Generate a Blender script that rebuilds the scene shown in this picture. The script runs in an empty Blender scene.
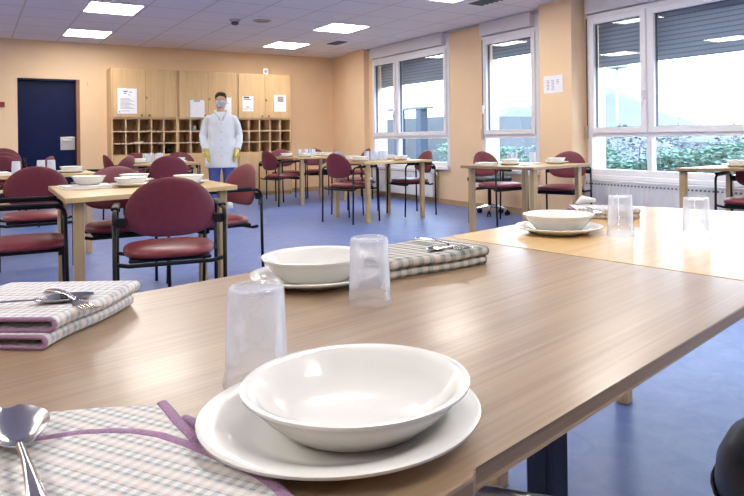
import bpy, bmesh, math, random
from mathutils import Vector, Matrix
random.seed(7)
R = math.radians
sc = bpy.context.scene
col = sc.collection

# ------------------------------------------------------------------ camera
F, YAW, ROLL, SY, H, CX = 666.0, 0.586, -0.012, -111.2, 1.03, 415.0
_s, _c = math.sin(YAW), math.cos(YAW)
_r = Vector((_c, -_s, 0)); _w = Vector((_s, _c, 0)); _u = Vector((0, 0, 1))
CR = _r * math.cos(ROLL) + _u * math.sin(ROLL)
CU = _u * math.cos(ROLL) - _r * math.sin(ROLL)
cam_d = bpy.data.cameras.new('camera'); cam = bpy.data.objects.new('camera', cam_d); col.objects.link(cam)
M3 = Matrix((CR, CU, -_w)).transposed()
cam.matrix_world = Matrix.Translation((0, 0, H)) @ M3.to_4x4()
cam_d.sensor_width = 36.0; cam_d.sensor_fit = 'HORIZONTAL'; cam_d.lens = F * 36.0 / 744.0
cam_d.shift_y = SY / 744.0; cam_d.shift_x = (372.0 - CX) / 744.0
cam_d.clip_start = 0.05; cam_d.clip_end = 600
sc.camera = cam

def at(px, py, z):
    """point on the horizontal plane z seen at a photo pixel (for measuring positions)"""
    d = CR * ((px - CX) / F) - CU * ((py - 248 - SY) / F) + _w
    k = (z - H) / d.z
    return Vector((d.x * k, d.y * k, z))

# ------------------------------------------------------------------ materials
def nodes(name):
    m = bpy.data.materials.new(name); m.use_nodes = True
    nt = m.node_tree; b = nt.nodes['Principled BSDF']
    return m, nt, b
def N(nt, typ, **kw):
    n = nt.nodes.new(typ)
    for k, v in kw.items(): setattr(n, k, v)
    return n
def simple(name, c, rough=0.5, metal=0.0, var=0.06, scale=12.0, bump=0.0, coat=0.0, spec=0.5):
    m, nt, b = nodes(name)
    tc = N(nt, 'ShaderNodeTexCoord'); no = N(nt, 'ShaderNodeTexNoise'); no.inputs['Scale'].default_value = scale
    no.inputs['Detail'].default_value = 4
    nt.links.new(tc.outputs['Object'], no.inputs['Vector'])
    rp = N(nt, 'ShaderNodeValToRGB')
    rp.color_ramp.elements[0].position = 0.3; rp.color_ramp.elements[1].position = 0.7
    rp.color_ramp.elements[0].color = tuple(x * (1 - var) for x in c) + (1,)
    rp.color_ramp.elements[1].color = tuple(min(1, x * (1 + var)) for x in c) + (1,)
    nt.links.new(no.outputs['Fac'], rp.inputs['Fac']); nt.links.new(rp.outputs['Color'], b.inputs['Base Color'])
    b.inputs['Roughness'].default_value = rough; b.inputs['Metallic'].default_value = metal
    b.inputs['Coat Weight'].default_value = coat; b.inputs['Specular IOR Level'].default_value = spec
    if bump:
        bp = N(nt, 'ShaderNodeBump'); bp.inputs['Strength'].default_value = bump; bp.inputs['Distance'].default_value = 0.01
        nt.links.new(no.outputs['Fac'], bp.inputs['Height']); nt.links.new(bp.outputs['Normal'], b.inputs['Normal'])
    return m
def wood(name, c1, c2, axis='X', scale=1.0, rough=0.35, coat=0.0, fine=60.0, spec=0.5):
    m, nt, b = nodes(name)
    tc = N(nt, 'ShaderNodeTexCoord'); mp = N(nt, 'ShaderNodeMapping')
    s = [fine * scale] * 3; s['XYZ'.index(axis)] = 1.6 * scale
    mp.inputs['Scale'].default_value = s
    nt.links.new(tc.outputs['Object'], mp.inputs['Vector'])
    n1 = N(nt, 'ShaderNodeTexNoise'); n1.inputs['Scale'].default_value = 1.0; n1.inputs['Detail'].default_value = 5; n1.inputs['Distortion'].default_value = 0.4
    nt.links.new(mp.outputs['Vector'], n1.inputs['Vector'])
    mp2 = N(nt, 'ShaderNodeMapping'); s2 = [fine * 0.16 * scale] * 3; s2['XYZ'.index(axis)] = 0.5 * scale
    mp2.inputs['Scale'].default_value = s2
    nt.links.new(tc.outputs['Object'], mp2.inputs['Vector'])
    n2 = N(nt, 'ShaderNodeTexNoise'); n2.inputs['Scale'].default_value = 1.0; n2.inputs['Detail'].default_value = 3
    nt.links.new(mp2.outputs['Vector'], n2.inputs['Vector'])
    mx = N(nt, 'ShaderNodeMath', operation='MULTIPLY_ADD'); mx.inputs[1].default_value = 0.6
    ml = N(nt, 'ShaderNodeMath', operation='MULTIPLY'); ml.inputs[1].default_value = 0.4
    nt.links.new(n2.outputs['Fac'], ml.inputs[0]); nt.links.new(n1.outputs['Fac'], mx.inputs[0]); nt.links.new(ml.outputs[0], mx.inputs[2])
    rp = N(nt, 'ShaderNodeValToRGB'); rp.color_ramp.elements[0].position = 0.34; rp.color_ramp.elements[1].position = 0.66
    rp.color_ramp.elements[0].color = (*c1, 1); rp.color_ramp.elements[1].color = (*c2, 1)
    nt.links.new(mx.outputs[0], rp.inputs['Fac']); nt.links.new(rp.outputs['Color'], b.inputs['Base Color'])
    b.inputs['Roughness'].default_value = rough; b.inputs['Coat Weight'].default_value = coat; b.inputs['Coat Roughness'].default_value = 0.12
    b.inputs['Specular IOR Level'].default_value = spec
    return m
def emis(name, c, s):
    m = bpy.data.materials.new(name); m.use_nodes = True; nt = m.node_tree; nt.nodes.clear()
    o = N(nt, 'ShaderNodeOutputMaterial'); e = N(nt, 'ShaderNodeEmission'); e.inputs['Color'].default_value = (*c, 1); e.inputs['Strength'].default_value = s
    nt.links.new(e.outputs[0], o.inputs[0]); return m
def mixglass(name, tint, rough, body, bodycol, fres=1.5, cloud=0.0):
    """clear / frosted sheet: transparent mixed with a milky body, plus a fresnel gloss"""
    m = bpy.data.materials.new(name); m.use_nodes = True; nt = m.node_tree; nt.nodes.clear()
    o = N(nt, 'ShaderNodeOutputMaterial'); tr = N(nt, 'ShaderNodeBsdfTransparent'); tr.inputs['Color'].default_value = (*tint, 1)
    gl = N(nt, 'ShaderNodeBsdfGlossy'); gl.inputs['Roughness'].default_value = rough
    fr = N(nt, 'ShaderNodeFresnel'); fr.inputs['IOR'].default_value = fres
    last = tr.outputs[0]
    if body > 0:
        di = N(nt, 'ShaderNodeBsdfDiffuse'); di.inputs['Color'].default_value = (*bodycol, 1)
        tl = N(nt, 'ShaderNodeBsdfTranslucent'); tl.inputs['Color'].default_value = (*bodycol, 1)
        dm = N(nt, 'ShaderNodeMixShader'); dm.inputs[0].default_value = 0.5
        nt.links.new(di.outputs[0], dm.inputs[1]); nt.links.new(tl.outputs[0], dm.inputs[2])
        mx = N(nt, 'ShaderNodeMixShader'); mx.inputs[0].default_value = body
        lw = N(nt, 'ShaderNodeLayerWeight'); lw.inputs['Blend'].default_value = 0.25
        ad = N(nt, 'ShaderNodeMath', operation='MULTIPLY_ADD'); ad.inputs[1].default_value = 0.55; ad.inputs[2].default_value = body; ad.use_clamp = True
        nt.links.new(lw.outputs['Facing'], ad.inputs[0])
        if cloud:
            tc = N(nt, 'ShaderNodeTexCoord'); no = N(nt, 'ShaderNodeTexNoise'); no.inputs['Scale'].default_value = 26; no.inputs['Detail'].default_value = 5
            nt.links.new(tc.outputs['Object'], no.inputs['Vector'])
            a2 = N(nt, 'ShaderNodeMath', operation='MULTIPLY_ADD'); a2.inputs[1].default_value = cloud; a2.use_clamp = True
            sb = N(nt, 'ShaderNodeMath', operation='SUBTRACT'); sb.inputs[1].default_value = cloud * 0.5
            nt.links.new(ad.outputs[0], sb.inputs[0]); nt.links.new(no.outputs['Fac'], a2.inputs[0]); nt.links.new(sb.outputs[0], a2.inputs[2])
            nt.links.new(a2.outputs[0], mx.inputs[0])
        else:
            nt.links.new(ad.outputs[0], mx.inputs[0])
        if cloud:
            sx = N(nt, 'ShaderNodeSeparateXYZ'); nt.links.new(tc.outputs['Object'], sx.inputs[0])
            mr = N(nt, 'ShaderNodeMapRange'); mr.inputs['From Min'].default_value = .016; mr.inputs['From Max'].default_value = .034; mr.inputs['To Min'].default_value = .35; mr.inputs['To Max'].default_value = 1.0
            nt.links.new(sx.outputs['Z'], mr.inputs['Value'])
            mz = N(nt, 'ShaderNodeMath', operation='MULTIPLY'); nt.links.new(a2.outputs[0], mz.inputs[0]); nt.links.new(mr.outputs[0], mz.inputs[1]); nt.links.new(mz.outputs[0], mx.inputs[0])
        nt.links.new(tr.outputs[0], mx.inputs[1]); nt.links.new(dm.outputs[0], mx.inputs[2]); last = mx.outputs[0]
    ge = N(nt, 'ShaderNodeNewGeometry'); iv = N(nt, 'ShaderNodeMath', operation='SUBTRACT'); iv.inputs[0].default_value = 1.0; nt.links.new(ge.outputs['Backfacing'], iv.inputs[1])
    fm = N(nt, 'ShaderNodeMath', operation='MULTIPLY'); nt.links.new(fr.outputs[0], fm.inputs[0]); nt.links.new(iv.outputs[0], fm.inputs[1])
    m2 = N(nt, 'ShaderNodeMixShader'); nt.links.new(fm.outputs[0], m2.inputs[0]); nt.links.new(last, m2.inputs[1]); nt.links.new(gl.outputs[0], m2.inputs[2])
    nt.links.new(m2.outputs[0], o.inputs[0]); return m
def check(name, base, ca, cb, pitch=0.022, rough=0.9):
    """woven gingham cloth"""
    m, nt, b = nodes(name)
    tc = N(nt, 'ShaderNodeTexCoord'); sp = N(nt, 'ShaderNodeSeparateXYZ'); nt.links.new(tc.outputs['UV'], sp.inputs[0])
    def stripe(out, ph):
        a = N(nt, 'ShaderNodeMath', operation='MULTIPLY_ADD'); a.inputs[1].default_value = 1 / pitch; a.inputs[2].default_value = ph
        f = N(nt, 'ShaderNodeMath', operation='FRACT'); g = N(nt, 'ShaderNodeMath', operation='LESS_THAN'); g.inputs[1].default_value = 0.5
        nt.links.new(out, a.inputs[0]); nt.links.new(a.outputs[0], f.inputs[0]); nt.links.new(f.outputs[0], g.inputs[0]); return g.outputs[0]
    def stripe2(out):
        a = N(nt, 'ShaderNodeMath', operation='MULTIPLY'); a.inputs[1].default_value = 0.5 / pitch
        f = N(nt, 'ShaderNodeMath', operation='FRACT'); g = N(nt, 'ShaderNodeMath', operation='LESS_THAN'); g.inputs[1].default_value = 0.5
        nt.links.new(out, a.inputs[0]); nt.links.new(a.outputs[0], f.inputs[0]); nt.links.new(f.outputs[0], g.inputs[0]); return g.outputs[0]
    sx = stripe(sp.outputs['X'], 0.2); sy = stripe(sp.outputs['Y'], 0.1); alt = stripe2(sp.outputs['X'])
    sm = N(nt, 'ShaderNodeMath', operation='ADD'); nt.links.new(sx, sm.inputs[0]); nt.links.new(sy, sm.inputs[1])
    hf = N(nt, 'ShaderNodeMath', operation='MULTIPLY'); hf.inputs[1].default_value = 0.5; nt.links.new(sm.outputs[0], hf.inputs[0])
    cm = N(nt, 'ShaderNodeMix', data_type='RGBA'); cm.inputs[6].default_value = (*ca, 1); cm.inputs[7].default_value = (*cb, 1); nt.links.new(alt, cm.inputs[0])
    c2 = N(nt, 'ShaderNodeMix', data_type='RGBA'); c2.inputs[6].default_value = (*base, 1); nt.links.new(cm.outputs[2], c2.inputs[7]); nt.links.new(hf.outputs[0], c2.inputs[0])
    nt.links.new(c2.outputs[2], b.inputs['Base Color']); b.inputs['Roughness'].default_value = rough
    no = N(nt, 'ShaderNodeTexNoise'); no.inputs['Scale'].default_value = 500; nt.links.new(tc.outputs['UV'], no.inputs['Vector'])
    bp = N(nt, 'ShaderNodeBump'); bp.inputs['Strength'].default_value = 0.35; bp.inputs['Distance'].default_value = 0.002
    nt.links.new(no.outputs['Fac'], bp.inputs['Height']); nt.links.new(bp.outputs['Normal'], b.inputs['Normal'])
    return m

def floor_mat():
    m, nt, b = nodes('blue_linoleum')
    tc = N(nt, 'ShaderNodeTexCoord')
    n1 = N(nt, 'ShaderNodeTexNoise'); n1.inputs['Scale'].default_value = 9; n1.inputs['Detail'].default_value = 8; n1.inputs['Roughness'].default_value = 0.7; n1.inputs['Distortion'].default_value = 0.8
    n2 = N(nt, 'ShaderNodeTexNoise'); n2.inputs['Scale'].default_value = 130; n2.inputs['Detail'].default_value = 2
    nt.links.new(tc.outputs['Object'], n1.inputs['Vector']); nt.links.new(tc.outputs['Object'], n2.inputs['Vector'])
    rp = N(nt, 'ShaderNodeValToRGB'); e = rp.color_ramp.elements
    e[0].position = 0.3; e[0].color = (0.085, 0.145, 0.385, 1); e[1].position = 0.72; e[1].color = (0.155, 0.225, 0.475, 1)
    nt.links.new(n1.outputs['Fac'], rp.inputs['Fac'])
    r2 = N(nt, 'ShaderNodeValToRGB'); r2.color_ramp.elements[0].position = 0.68; r2.color_ramp.elements[1].position = 0.76
    nt.links.new(n2.outputs['Fac'], r2.inputs['Fac'])
    mx = N(nt, 'ShaderNodeMix', data_type='RGBA'); mx.inputs[7].default_value = (0.34, 0.40, 0.60, 1)
    ml = N(nt, 'ShaderNodeMath', operation='MULTIPLY'); ml.inputs[1].default_value = 0.5; nt.links.new(r2.outputs['Color'], ml.inputs[0])
    nt.links.new(ml.outputs[0], mx.inputs[0]); nt.links.new(rp.outputs['Color'], mx.inputs[6]); nt.links.new(mx.outputs[2], b.inputs['Base Color'])
    b.inputs['Roughness'].default_value = 0.38
    return m
def ceiling_mat():
    m, nt, b = nodes('ceiling_tiles')
    tc = N(nt, 'ShaderNodeTexCoord'); sp = N(nt, 'ShaderNodeSeparateXYZ'); nt.links.new(tc.outputs['Object'], sp.inputs[0])
    def line(out, off, pitch, width):
        a = N(nt, 'ShaderNodeMath', operation='MULTIPLY_ADD'); a.inputs[1].default_value = 1 / pitch; a.inputs[2].default_value = -off / pitch + width / pitch / 2
        f = N(nt, 'ShaderNodeMath', operation='FRACT'); g = N(nt, 'ShaderNodeMath', operation='LESS_THAN'); g.inputs[1].default_value = width / pitch
        nt.links.new(out, a.inputs[0]); nt.links.new(a.outputs[0], f.inputs[0]); nt.links.new(f.outputs[0], g.inputs[0]); return g.outputs[0]
    lx = line(sp.outputs['X'], 1.13, 0.618, 0.02); ly = line(sp.outputs['Y'], 10.53, 0.735, 0.014)
    no = N(nt, 'ShaderNodeTexNoise'); no.inputs['Scale'].default_value = 90; no.inputs['Detail'].default_value = 6; nt.links.new(tc.outputs['Object'], no.inputs['Vector'])
    rp = N(nt, 'ShaderNodeValToRGB'); rp.color_ramp.elements[0].position = 0.35; rp.color_ramp.elements[1].position = 0.6
    rp.color_ramp.elements[0].color = (0.76, 0.72, 0.725, 1); rp.color_ramp.elements[1].color = (0.83, 0.79, 0.79, 1)
    nt.links.new(no.outputs['Fac'], rp.inputs['Fac'])
    m1 = N(nt, 'ShaderNodeMix', data_type='RGBA'); m1.inputs[7].default_value = (0.42, 0.39, 0.40, 1); nt.links.new(ly, m1.inputs[0]); nt.links.new(rp.outputs['Color'], m1.inputs[6])
    m2 = N(nt, 'ShaderNodeMix', data_type='RGBA'); m2.inputs[7].default_value = (0.60, 0.55, 0.53, 1); nt.links.new(lx, m2.inputs[0]); nt.links.new(m1.outputs[2], m2.inputs[6])
    nt.links.new(m2.outputs[2], b.inputs['Base Color']); b.inputs['Roughness'].default_value = 0.9
    return m
def shutter_mat():
    m, nt, b = nodes('slatted_shutter')
    tc = N(nt, 'ShaderNodeTexCoord'); sp = N(nt, 'ShaderNodeSeparateXYZ'); nt.links.new(tc.outputs['Object'], sp.inputs[0])
    def frac(out, pitch):
        a = N(nt, 'ShaderNodeMath', operation='MULTIPLY'); a.inputs[1].default_value = 1 / pitch; f = N(nt, 'ShaderNodeMath', operation='FRACT')
        nt.links.new(out, a.inputs[0]); nt.links.new(a.outputs[0], f.inputs[0]); return f.outputs[0]
    fz = frac(sp.outputs['Z'], 0.05); fy = frac(sp.outputs['Y'], 0.06)
    g1 = N(nt, 'ShaderNodeMath', operation='LESS_THAN'); g1.inputs[1].default_value = 0.22; nt.links.new(fz, g1.inputs[0])
    g2 = N(nt, 'ShaderNodeMath', operation='LESS_THAN'); g2.inputs[1].default_value = 0.92; nt.links.new(fy, g2.inputs[0])
    d = N(nt, 'ShaderNodeMath', operation='MULTIPLY'); nt.links.new(g1.outputs[0], d.inputs[0]); nt.links.new(g2.outputs[0], d.inputs[1])
    mx = N(nt, 'ShaderNodeMix', data_type='RGBA'); mx.inputs[6].default_value = (0.42, 0.43, 0.46, 1); mx.inputs[7].default_value = (0.22, 0.23, 0.26, 1)
    nt.links.new(d.outputs[0], mx.inputs[0]); nt.links.new(mx.outputs[2], b.inputs['Base Color'])
    bp = N(nt, 'ShaderNodeBump'); bp.inputs['Distance'].default_value = 0.01; nt.links.new(fz, bp.inputs['Height']); nt.links.new(bp.outputs['Normal'], b.inputs['Normal'])
    b.inputs['Roughness'].default_value = 0.5
    return m

def slot_mat():
    m, nt, b = nodes('radiator_slots')
    tc = N(nt, 'ShaderNodeTexCoord'); sp = N(nt, 'ShaderNodeSeparateXYZ'); nt.links.new(tc.outputs['Object'], sp.inputs[0])
    a = N(nt, 'ShaderNodeMath', operation='MULTIPLY'); a.inputs[1].default_value = 1 / .045; f = N(nt, 'ShaderNodeMath', operation='FRACT'); g = N(nt, 'ShaderNodeMath', operation='LESS_THAN'); g.inputs[1].default_value = .55
    nt.links.new(sp.outputs['Y'], a.inputs[0]); nt.links.new(a.outputs[0], f.inputs[0]); nt.links.new(f.outputs[0], g.inputs[0])
    mx = N(nt, 'ShaderNodeMix', data_type='RGBA'); mx.inputs[6].default_value = (.72, .72, .74, 1); mx.inputs[7].default_value = (.14, .15, .18, 1)
    nt.links.new(g.outputs[0], mx.inputs[0]); nt.links.new(mx.outputs[2], b.inputs['Base Color']); b.inputs['Roughness'].default_value = .5
    return m
MT = {}
MT['wall'] = simple('peach_wall_paint', (0.83, 0.61, 0.39), 0.75, var=0.02, scale=3, bump=0.02)
MT['floor'] = floor_mat(); MT['ceil'] = ceiling_mat(); MT['shutter'] = shutter_mat()
MT['cab'] = wood('oak_veneer', (0.56, 0.365, 0.18), (0.68, 0.475, 0.255), 'Z', 1.0, 0.45)
MT['cabin'] = wood('cubby_board', (0.50, 0.32, 0.17), (0.60, 0.40, 0.23), 'Z', 1.0, 0.6)
MT['cabedge'] = wood('cabinet_edge', (0.60, 0.43, 0.27), (0.70, 0.52, 0.34), 'X', 1.0, 0.5)
MT['grey_top'] = wood('grey_oak_laminate', (0.275, 0.182, 0.110), (0.40, 0.285, 0.185), 'X', 1.0, 0.30, 0.1, 120)
MT['grey_edge'] = wood('worn_table_edge', (0.19, 0.125, 0.075), (0.29, 0.20, 0.13), 'X', 1.0, 0.45, 0.0, 75)
MT['maple_top'] = wood('maple_laminate', (0.56, 0.36, 0.155), (0.66, 0.45, 0.215), 'X', 0.8, 0.24, 0.0, 50, 0.34)
MT['beech_top'] = wood('beech_laminate', (0.56, 0.39, 0.175), (0.66, 0.48, 0.245), 'X', 0.9, 0.28, 0.1, 50)
MT['beech_leg'] = wood('beech_leg_wood', (0.44, 0.31, 0.155), (0.56, 0.41, 0.22), 'Z', 1.0, 0.45)
MT['brown_edge'] = wood('brown_table_edge', (0.30, 0.19, 0.09), (0.40, 0.26, 0.13), 'X', 1.0, 0.45)
MT['bur'] = simple('burgundy_vinyl', (0.155, 0.022, 0.036), 0.42, var=0.10, scale=40, bump=0.05)
MT['burseat'] = simple('burgundy_seat_vinyl', (0.19, 0.026, 0.034), 0.36, var=0.12, scale=25, bump=0.05)
MT['black'] = simple('black_steel', (0.006, 0.006, 0.008), 0.4, var=0.1, spec=0.22)
MT['blackpl'] = simple('black_plastic', (0.007, 0.007, 0.009), 0.5, var=0.1, spec=0.22)
MT['blackvin'] = simple('black_vinyl', (0.010, 0.011, 0.014), 0.38, var=0.1, scale=60, bump=0.05)
MT['navy'] = simple('navy_steel', (0.017, 0.022, 0.05), 0.4, var=0.1)
MT['grey_metal'] = simple('grey_metal', (0.32, 0.33, 0.36), 0.35, 0.8)
MT['chrome'] = simple('polished_steel', (0.62, 0.61, 0.60), 0.16, 1.0, var=0.02)
MT['steel'] = simple('brushed_steel', (0.55, 0.55, 0.55), 0.4, 0.9)
MT['brass'] = simple('aged_brass', (0.30, 0.20, 0.08), 0.35, 0.9)
MT['china'] = simple('white_china', (0.86, 0.85, 0.81), 0.16, var=0.01, scale=5, coat=0.3)
MT['paper'] = simple('white_paper', (0.85, 0.86, 0.90), 0.85, var=0.02)
MT['ink'] = simple('grey_ink', (0.30, 0.31, 0.36), 0.9, var=0.1)
MT['inkdark'] = simple('dark_ink', (0.06, 0.06, 0.08), 0.9, var=0.1)
MT['inktan'] = simple('printed_panel', (0.45, 0.36, 0.36), 0.9, var=0.2)
MT['pvc'] = simple('white_window_profile', (0.80, 0.80, 0.84), 0.35, var=0.02)
MT['box'] = simple('shutter_box_white', (0.70, 0.69, 0.71), 0.5, var=0.02)
MT['gasket'] = simple('dark_gasket', (0.10, 0.11, 0.14), 0.6)
MT['rad'] = simple('radiator_enamel', (0.72, 0.72, 0.74), 0.4, var=0.02)
MT['radslot'] = slot_mat()
MT['door'] = simple('dark_blue_door', (0.004, 0.010, 0.055), 0.30, var=0.15, scale=5, spec=0.2)
MT['doorfr'] = simple('brown_door_frame', (0.30, 0.13, 0.06), 0.5)
MT['skirt'] = wood('skirting_wood', (0.42, 0.28, 0.15), (0.52, 0.36, 0.20), 'Y', 1.0, 0.5)
MT['red'] = simple('dark_red_plastic', (0.22, 0.02, 0.02), 0.5)
MT['vent'] = simple('dark_vent_metal', (0.12, 0.12, 0.12), 0.6)
MT['ivory'] = simple('ivory_plastic', (0.52, 0.45, 0.36), 0.5)
MT['galv'] = simple('galvanised_steel', (0.32, 0.34, 0.36), 0.6)
MT['lightgrey'] = simple('grey_plastic', (0.45, 0.44, 0.48), 0.5)
MT['napL'] = check('pastel_check_cloth', (0.76, 0.75, 0.74), (0.34, 0.42, 0.50), (0.64, 0.52, 0.51), 0.0145)
MT['napF'] = check('pastel_check_cloth_open', (0.76, 0.75, 0.72), (0.36, 0.40, 0.43), (0.64, 0.55, 0.52), 0.0115)
MT['napM'] = check('grey_green_check_cloth', (0.60, 0.55, 0.50), (0.16, 0.20, 0.19), (0.26, 0.28, 0.26), 0.028)
MT['hem'] = simple('lilac_binding', (0.36, 0.22, 0.35), 0.9, var=0.15, scale=300, bump=0.3)
MT['hemgrey'] = simple('grey_green_binding', (0.20, 0.21, 0.19), 0.9, var=0.15, scale=300)
MT['linen'] = simple('white_linen', (0.75, 0.74, 0.72), 0.9, var=0.05, scale=60, bump=0.2)
MT['tumbler'] = mixglass('frosted_plastic', (0.985, 0.99, 1.0), 0.16, 0.215, (0.86, 0.89, 0.97), 1.42, 0.28)
MT['tumbler_far'] = mixglass('frosted_plastic_far', (0.97, 0.98, 1.0), 0.15, 0.45, (0.80, 0.84, 0.93), 1.42)
MT['pane'] = mixglass('window_glass', (0.90, 0.955, 1.0), 0.0, 0.0, (1, 1, 1), 1.62)
MT['lamp'] = emis('light_panel_glow', (1.0, 0.95, 0.87), 26.0)
MT['skin'] = simple('skin', (0.52, 0.32, 0.23), 0.5, var=0.05)
MT['hair'] = simple('dark_brown_hair', (0.035, 0.022, 0.016), 0.6, var=0.3, scale=80)
MT['coat'] = simple('white_coat_cloth', (0.70, 0.74, 0.80), 0.85, var=0.04, scale=10, bump=0.1)
MT['mask'] = simple('white_mask_cloth', (0.82, 0.83, 0.86), 0.85, var=0.03)
MT['trouser'] = simple('blue_trouser_cloth', (0.08, 0.12, 0.38), 0.85, var=0.1)
MT['yellow'] = simple('yellow_rubber', (0.62, 0.52, 0.10), 0.55, var=0.1)
MT['clog'] = simple('white_clog', (0.72, 0.72, 0.74), 0.5)
MT['green'] = simple('pale_green_ceramic', (0.32, 0.42, 0.38), 0.4)
MT['hedge'] = simple('hedge_leaves', (0.20, 0.32, 0.25), 0.8, var=0.25, scale=16)
MT['paleleaf'] = simple('pale_leaves', (0.17, 0.20, 0.21), 0.8, var=0.3, scale=16)
MT['bark'] = simple('shrub_stems', (0.10, 0.09, 0.10), 0.9)
MT['hill'] = simple('hazy_hill_scrub', (0.145, 0.155, 0.155), 0.9, var=0.12, scale=0.12)
MT['ground'] = simple('pale_yard_gravel', (0.078, 0.088, 0.098), 0.9, var=0.12, scale=2)
MT['render'] = simple('white_render', (0.15, 0.16, 0.17), 0.8, var=0.04)
MT['postblue'] = simple('blue_grey_post', (0.03, 0.05, 0.08), 0.6)

# ------------------------------------------------------------------ mesh helpers
def new(): return bmesh.new()
def link(name, bm, mat, parent=None, smooth=False, loc=None, rz=0.0, angle=None):
    me = bpy.data.meshes.new(name)
    bmesh.ops.recalc_face_normals(bm, faces=bm.faces[:])
    bm.to_mesh(me); bm.free()
    me.materials.append(mat)
    if smooth:
        me.shade_smooth()
        if angle is not None:
            try: me.set_sharp_from_angle(angle=angle)
            except Exception: pass
    o = bpy.data.objects.new(name, me); col.objects.link(o)
    if loc is not None: o.location = loc
    if rz: o.rotation_euler = (0, 0, rz)
    if parent: o.parent = parent
    return o
def empty(name, loc=(0, 0, 0), rz=0.0):
    o = bpy.data.objects.new(name, None); o.empty_display_size = 0.1; col.objects.link(o); o.location = loc; o.rotation_euler = (0, 0, rz); return o
def tag(o, label=None, cat=None, group=None, kind=None):
    if label: o['label'] = label
    if cat: o['category'] = cat
    if group: o['group'] = group
    if kind: o['kind'] = kind
    return o
def struct(o): o['kind'] = 'structure'; return o
def copy_tree(o, parent=None):
    c = o.copy(); col.objects.link(c)
    if parent: c.parent = parent
    for ch in list(o.children): copy_tree(ch, c)
    return c
def box(bm, x0, x1, y0, y1, z0, z1, bev=0.0, seg=2):
    vs = [bm.verts.new((x, y, z)) for z in (z0, z1) for y in (y0, y1) for x in (x0, x1)]
    fs = [bm.faces.new([vs[i] for i in f]) for f in ((0, 2, 3, 1), (4, 5, 7, 6), (0, 1, 5, 4), (2, 6, 7, 3), (0, 4, 6, 2), (1, 3, 7, 5))]
    if bev:
        es = {e for f in fs for e in f.edges}
        bmesh.ops.bevel(bm, geom=list(es), offset=bev, segments=seg, affect='EDGES', profile=0.5)
def tube(bm, pts, r, seg=8, caps=True):
    """sweep a round tube along pts; r may be a list"""
    pts = [Vector(p) for p in pts]; n = len(pts)
    rs = r if isinstance(r, (list, tuple)) else [r] * n
    rings = []; prev = None
    for i, p in enumerate(pts):
        t = (pts[min(i + 1, n - 1)] - pts[max(i - 1, 0)]).normalized()
        if prev is None:
            a = Vector((0, 0, 1)) if abs(t.z) < 0.9 else Vector((1, 0, 0))
            u = t.cross(a).normalized()
        else:
            u = (prev - t * prev.dot(t)).normalized()
        v = t.cross(u); prev = u
        rings.append([bm.verts.new(p + (u * math.cos(2 * math.pi * k / seg) + v * math.sin(2 * math.pi * k / seg)) * rs[i]) for k in range(seg)])
    for a, b in zip(rings, rings[1:]):
        for k in range(seg): bm.faces.new((a[k], a[(k + 1) % seg], b[(k + 1) % seg], b[k]))
    if caps:
        bm.faces.new(rings[0][::-1]); bm.faces.new(rings[-1])
def lathe(bm, prof, seg=32, cx=0, cy=0, closed=False):
    rings = []
    for r, z in prof:
        if r < 1e-6: rings.append([bm.verts.new((cx, cy, z))])
        else: rings.append([bm.verts.new((cx + r * math.cos(2 * math.pi * k / seg), cy + r * math.sin(2 * math.pi * k / seg), z)) for k in range(seg)])
    pairs = list(zip(rings, rings[1:])) + ([(rings[-1], rings[0])] if closed else [])
    for a, b in pairs:
        for k in range(seg):
            k2 = (k + 1) % seg
            if len(a) == 1 and len(b) == 1: continue
            if len(a) == 1: bm.faces.new((a[0], b[k], b[k2]))
            elif len(b) == 1: bm.faces.new((a[k], a[k2], b[0]))
            else: bm.faces.new((a[k], a[k2], b[k2], b[k]))
def prism(bm, poly, z0, z1, bev=0.0, seg=2):
    lo = [bm.verts.new((x, y, z0)) for x, y in poly]; hi = [bm.verts.new((x, y, z1)) for x, y in poly]; n = len(poly)
    fs = [bm.faces.new(hi), bm.faces.new(lo[::-1])] + [bm.faces.new((lo[i], lo[(i + 1) % n], hi[(i + 1) % n], hi[i])) for i in range(n)]
    if bev:
        es = set(fs[0].edges) | set(fs[1].edges)
        bmesh.ops.bevel(bm, geom=list(es), offset=bev, segments=seg, affect='EDGES', profile=0.5)
def arc(cx, cz, r, a0, a1, n):
    return [(cx + r * math.cos(R(a0 + (a1 - a0) * i / n)), cz + r * math.sin(R(a0 + (a1 - a0) * i / n))) for i in range(n + 1)]
def ellipsoid(bm, c, rx, ry, rz, u=20, v=12, rot=None):
    mat = Matrix.Translation(c) @ (rot.to_4x4() if rot else Matrix.Identity(4)) @ Matrix.Diagonal((rx, ry, rz, 1))
    bmesh.ops.create_uvsphere(bm, u_segments=u, v_segments=v, radius=1, matrix=mat)

# ------------------------------------------------------------------ room
YB, XR, ZC = 12.0, 6.0, 2.62
XL, YF = -3.6, -3.4
bm = new(); box(bm, XL - .2, XR + .3, YF - .2, YB + .3, -.2, 0); struct(link('floor', bm, MT['floor']))
bm = new(); box(bm, XL - .2, XR + .3, YF - .2, YB + .3, ZC, ZC + .2); struct(link('ceiling', bm, MT['ceil']))
DX0, DX1, DZ = .58, 1.45, 2.02
bm = new()
box(bm, XL - .2, DX0, YB, YB + .3, 0, ZC); box(bm, DX1, XR + .3, YB, YB + .3, 0, ZC); box(bm, DX0, DX1, YB, YB + .3, DZ, ZC)
box(bm, DX0, DX1, YB + .2, YB + .3, 0, DZ)
struct(link('wall_back', bm, MT['wall']))
bm = new(); box(bm, XL - .2, XL, YF, YB, 0, ZC); struct(link('wall_left', bm, MT['wall']))
bm = new(); box(bm, XL - .2, XR + .3, YF - .2, YF, 0, ZC); struct(link('wall_front', bm, MT['wall']))
ZS, ZT = .57, 2.42       # sill and window head
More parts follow.
